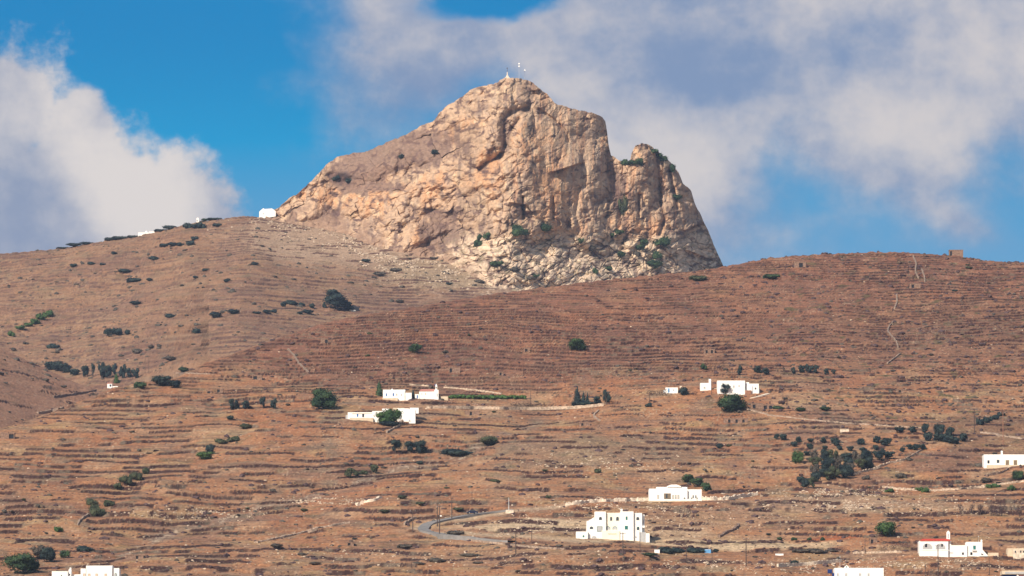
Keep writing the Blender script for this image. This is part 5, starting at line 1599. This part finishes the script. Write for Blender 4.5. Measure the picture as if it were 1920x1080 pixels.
# ------------------------------------------------------------------ utility poles
POLES = [(774, 998, 42, 'utility pole standing at the outside of the road bend'), (820, 987, 44, 'utility pole just left of the pole with the lamp'),
         (824, 1006, 58, 'tall utility pole inside the road bend with a lamp'), (847, 975, 42, 'utility pole right of the bend beside the upper road'),
         (885, 949, 28, 'utility pole behind the dark car'), (954, 957, 24, 'pale thin pole above the concrete cistern'),
         (997, 1014, 30, 'thin pole beside the beige field'), (967, 1038, 40, 'thin pole in front of the low concrete road edge'),
         (1168, 1042, 44, 'thin pole in front of the apartment house centre'), (1200, 1030, 36, 'thin pole in front of the apartment house right side'),
         (1287, 1056, 34, 'pole in front of the left roadside thicket'), (1335, 1058, 26, 'thin pole in front of the light blue tank'),
         (1399, 1062, 54, 'tall dark utility pole between roadside thickets'), (1827, 812, 46, 'tall pole beside the climbing hedge'),
         (1881, 834, 62, 'reddish pole above the right edge house'), (1759, 1077, 56, 'tall dark pole in front of the red roofed house'),
         (1735, 1082, 26, 'short dark pole left of the tall dark pole'), (272, 700, 32, 'left of two thin poles behind the ridge trees'),
         (279, 700, 32, 'right of two thin poles behind the ridge trees'), (298, 700, 14, 'short thin pole right of the two poles'),
         (995, 762, 30, 'thin pole above the right part of the pale wall'), (1314, 738, 0, None), (1525, 838, 26, 'thin pole in the middle of the orchard'),
         (1622, 1038, 28, 'thin pole above the bottom white house'), (1855, 1077, 34, 'thin pole right of the tall dark pole'), (1218, 757, 22, 'thin dark pole on the bare mound'),
         (1334, 740, 26, 'thin dark pole between outbuilding and long white house')]
for px_, py_, hh, lb in POLES:
    if not lb:
        continue
    P = ground(px_, py_); s_ = P.y / F
    root = bpy.data.objects.new('utility_pole', None); COL.objects.link(root); root.location = P
    tag(root, lb, 'pole', 'utility poles across the slope')
    H_ = hh * s_
    mt_ = M['rust'] if px_ == 1881 else (M['metal'] if px_ == 954 else M['pole'])
    thick = 0.20 if hh > 38 else 0.13
    b = MB(); b.tube((0, 0, -1), (0, 0, H_), thick, thick * 0.6, 8); b.build('post', mt_, root)
    if hh > 38:
        b = MB(); b.box(-0.9, 0.9, -0.08, 0.08, H_ - 0.5, H_ - 0.35); b.build('crossarm', mt_, root)
        for x_ in (-0.8, 0.8):
            b = MB(); b.tube((x_, 0, H_ - 0.35), (x_, 0, H_ - 0.15), 0.07, 0.05, 6); b.build('insulator', M['metal'], root)
    if px_ == 824:
        b = MB(); b.tube((0, 0, H_ - 3.6), (0.5, -0.2, H_ - 3.4), 0.04, 0.04, 6); b.box(0.2, 0.75, -0.35, 0.1, H_ - 3.75, H_ - 3.3); b.build('lamp_head', M['white'], root)

# ------------------------------------------------------------------ the car
ci = min(range(len(RQ) // 2), key=lambda i: abs((RQ[i].x / RQ[i].y * F + 960) - 884))
cp = Vector((RQ[ci].x, RQ[ci].y - 0.8, RZ[ci]))
dv = RQ[ci + 1] - RQ[ci]; ang_ = math.atan2(dv.y, dv.x) + math.pi
root = bpy.data.objects.new('parked_car', None); COL.objects.link(root); root.location = cp; root.rotation_euler = (0, 0, 0.28)
tag(root, 'dark navy car on the road right of the bend', 'car')
L = 1.95
prof_ = [(-L, 0.32), (-L, 0.72), (-1.55, 0.86), (-1.0, 0.95), (-0.55, 1.38), (0.75, 1.42), (1.35, 1.0), (L, 0.92), (L, 0.32)]
b = MB()
ys = [(-0.82, 0.0), (-0.76, 0.03), (0.76, 0.03), (0.82, 0.0)]
b.prism([(x, z) for x, z in prof_[:4]] + [(1.35, 1.0), (L, 0.92), (L, 0.32)], -0.82, 0.82)
b.build('body', M['car'], root)
b = MB(); b.prism([(-1.0, 0.94), (-0.5, 1.40), (0.75, 1.44), (1.35, 0.99)], -0.70, 0.70); cab = b.build('cabin', M['car'], root)
for y_ in (-0.705, 0.705):
    b = MB(); b.prism([(-0.80, 0.99), (-0.42, 1.33), (0.68, 1.36), (1.08, 1.02)], y_ - 0.01, y_ + 0.01); b.build('side_window', M['glass'], cab)
for x_ in (-1.2, 1.2):
    for y_ in (-0.80, 0.80):
        b = MB(); b.tube((x_, y_ - 0.1, 0.32), (x_, y_ + 0.1, 0.32), 0.32, 0.32, 16); w_ = b.build('wheel', M['tyre'], root)
        b = MB(); b.tube((x_, y_ - 0.115, 0.32), (x_, y_ + 0.115, 0.32), 0.17, 0.17, 10); b.build('rim', M['metal'], w_)
for y_ in (-0.6, 0.6):
    b = MB(); b.box(-L - 0.02, -L + 0.05, y_ - 0.15, y_ + 0.15, 0.6, 0.75); b.build('headlight', M['metal'], root)
    b = MB(); b.box(L - 0.05, L + 0.02, y_ - 0.15, y_ + 0.15, 0.7, 0.85); b.build('tail_light', M['red'], root)

# ------------------------------------------------------------------ scattered scrub and stones
rs = np.random.RandomState(11)
SMALL = []
OCC = [(p.location.x, p.location.y) for p in PLANTS]
def zone_name(px, py):
    if py < ridge1(px2c(px, py)):
        return 'far hill left of the rock'
    v = 'upper slope' if py < 690 else ('middle slope' if py < 880 else 'lower slope')
    hpos = 'left part' if px < 640 else ('centre' if px < 1280 else 'right part')
    return f'{hpos} of the {v}'


cand = []
while len(cand) < 95:
    px_ = rs.uniform(5, 1915); py_ = rs.uniform(480, 1075)
    right_ = px_ > 1430 and py_ < 780
    far_ = py_ < ridge1(px2c(px_, py_)) - 3
    if far_ and (px_ > 950 or py_ < ridge2(px2c(px_, py_)) + 6 or (px_ > 520 and py_ < 500)):
        continue
    if not far_ and py_ < ridge1(px2c(px_, py_)) + 5:
        continue
    pr = 1.0 if right_ else (0.45 if far_ else 0.5)
    if rs.rand() > pr:
        continue
    cand.append((px_, py_, far_, right_))
for px_, py_, far_, right_ in cand:
    w_ = rs.uniform(4.5, 12) if not far_ else rs.uniform(5, 13)
    c_ = rs.choice(['grey', 'olive', 'blue', 'mauve', 'grey'], p=[.36, .2, .1, .14, .2]) if not far_ else rs.choice(['grey', 'blue', 'mauve'], p=[.5, .25, .25])
    cn = {'grey': 'grey green', 'olive': 'olive green', 'blue': 'dark', 'mauve': 'mauve brown'}[c_]
    zn = zone_name(px_, py_)
    plant(px_, py_, w_, w_ * rs.uniform(0.35, 0.6), 'bush', c_, f'small {cn} shrub dotting the {zn}', 'shrub', f'{cn} shrubs on the {zn}')


def scatter(name, n, fn, size, mat, seed, leaves=False):
    r = np.random.RandomState(seed)
    V_ = []; F_ = []
    bm = bmesh.new(); bmesh.ops.create_icosphere(bm, subdivisions=1, radius=1.0)
    bv = np.array([v.co[:] for v in bm.verts]); bf = [tuple(v.index for v in f.verts) for f in bm.faces]; bm.free()
    k = 0
    while k < n:
        px_, py_ = fn(r)
        if px_ is None:
            continue
        try:
            P = ground(px_, py_)
        except Exception:
            continue
        sz = size[0] * (size[1] / size[0]) ** (r.rand() ** 2.2)
        j = bv * (1 + r.uniform(-.28, .28, (len(bv), 1))) * np.array([sz * r.uniform(0.8, 1.7), sz, sz * r.uniform(.45, .8)])
        a = r.rand() * 6.28; c_, s2_ = math.cos(a), math.sin(a)
        jx = j[:, 0] * c_ - j[:, 1] * s2_ + P.x; jy = j[:, 0] * s2_ + j[:, 1] * c_ + P.y; jz = j[:, 2] + P.z + sz * 0.1
        m0 = k * len(bv)
        V_.append(np.stack([jx, jy, jz], 1)); F_ += [tuple(m0 + i for i in f) for f in bf]
        k += 1
    me = bpy.data.meshes.new(name); me.from_pydata(np.concatenate(V_).tolist(), [], F_); me.materials.append(mat)
    o = new_obj(name, me); o['kind'] = 'stuff'
    return o


def any_near(r):
    px_ = r.uniform(0, 1920); py_ = r.uniform(470, 1085)
    return (px_, py_) if py_ > ridge1(px2c(px_, py_)) + 3 else (None, None)


def stony(r):
    z_ = [(1500, 935, 200, 22), (1780, 950, 180, 20), (1300, 975, 200, 25), (1050, 985, 150, 20), (700, 1045, 380, 18), (1150, 950, 120, 10), (380, 965, 120, 14),
          (1600, 1060, 300, 14), (1400, 1060, 300, 12), (1750, 1060, 160, 12), (1130, 870, 120, 20), (1560, 925, 90, 8), (1590, 950, 60, 8), (620, 940, 60, 6)][r.randint(14)]
    x_, y_ = r.normal(z_[0], z_[2] * 0.6), min(1084, r.normal(z_[1], z_[3] * 0.6))
    return (x_, y_) if float(perlin(np.array([x_ / 26.0]), np.array([y_ / 7.0]), 60)[0]) + r.uniform(-.25, .25) > 0.0 else (None, None)


def foot(r):
    px_ = r.normal(720, 120); py_ = np.interp(px_, bas[:, 0], bas[:, 1]) + abs(r.normal(0, 20)) + 1
    if float(perlin(np.array([px_ / 30.0]), np.array([py_ / 12.0]), 61)[0]) + r.uniform(-.3, .3) < 0:
        return None, None
    if py_ > ridge1(px2c(px_, py_)) - 4 or py_ < np.interp(px_, bas[:, 0], bas[:, 1]):
        return None, None
    return px_, py_


def scrubby(r):
    px_, py_ = any_near(r)
    if px_ is None:
        return None, None
    if r.rand() > (1.0 if (px_ > 1350 and py_ < 790) else 0.35):
        return None, None
    return px_, py_


def farscrub(r):
    px_ = r.uniform(0, 940); py_ = r.uniform(410, 720)
    c_ = px2c(px_, py_)
    return (px_, py_) if ridge2(c_) + 4 < py_ < ridge1(c_) - 3 else (None, None)


scatter('loose_stones', 1500, any_near, (0.12, 0.5), M['rocky'], 1)
scatter('field_rubble', 6500, stony, (0.10, 0.55), M['rocky'], 2)
scatter('rockfall', 1300, foot, (0.25, 1.3), M['rocky'], 3)
scatter('heath_scrub', 3600, scrubby, (0.3, 1.3), LEAF['mauve'], 4)
scatter('green_scrub', 1700, scrubby, (0.3, 1.1), LEAF['grey'], 5)
scatter('distant_scrub', 1000, farscrub, (0.35, 1.9), LEAF['grey'], 6)
# ------------------------------------------------------------------ the air between camera and mountain
b = MB()
b.box(-4400, 4400, -700, 6800, -6, 605)
hz = bpy.data.materials.new('haze'); hz.use_nodes = True
hn = hz.node_tree; hn.nodes.clear()
ho = hn.nodes.new('ShaderNodeOutputMaterial'); pv = hn.nodes.new('ShaderNodeVolumePrincipled')
pv.inputs['Color'].default_value = (0.52, 0.68, 1.0, 1)
pv.inputs['Density'].default_value = 2.6e-5
pv.inputs['Anisotropy'].default_value = 0.0
hn.links.new(pv.outputs[0], ho.inputs['Volume'])
ob = b.build('haze', hz)
ob['kind'] = 'stuff'
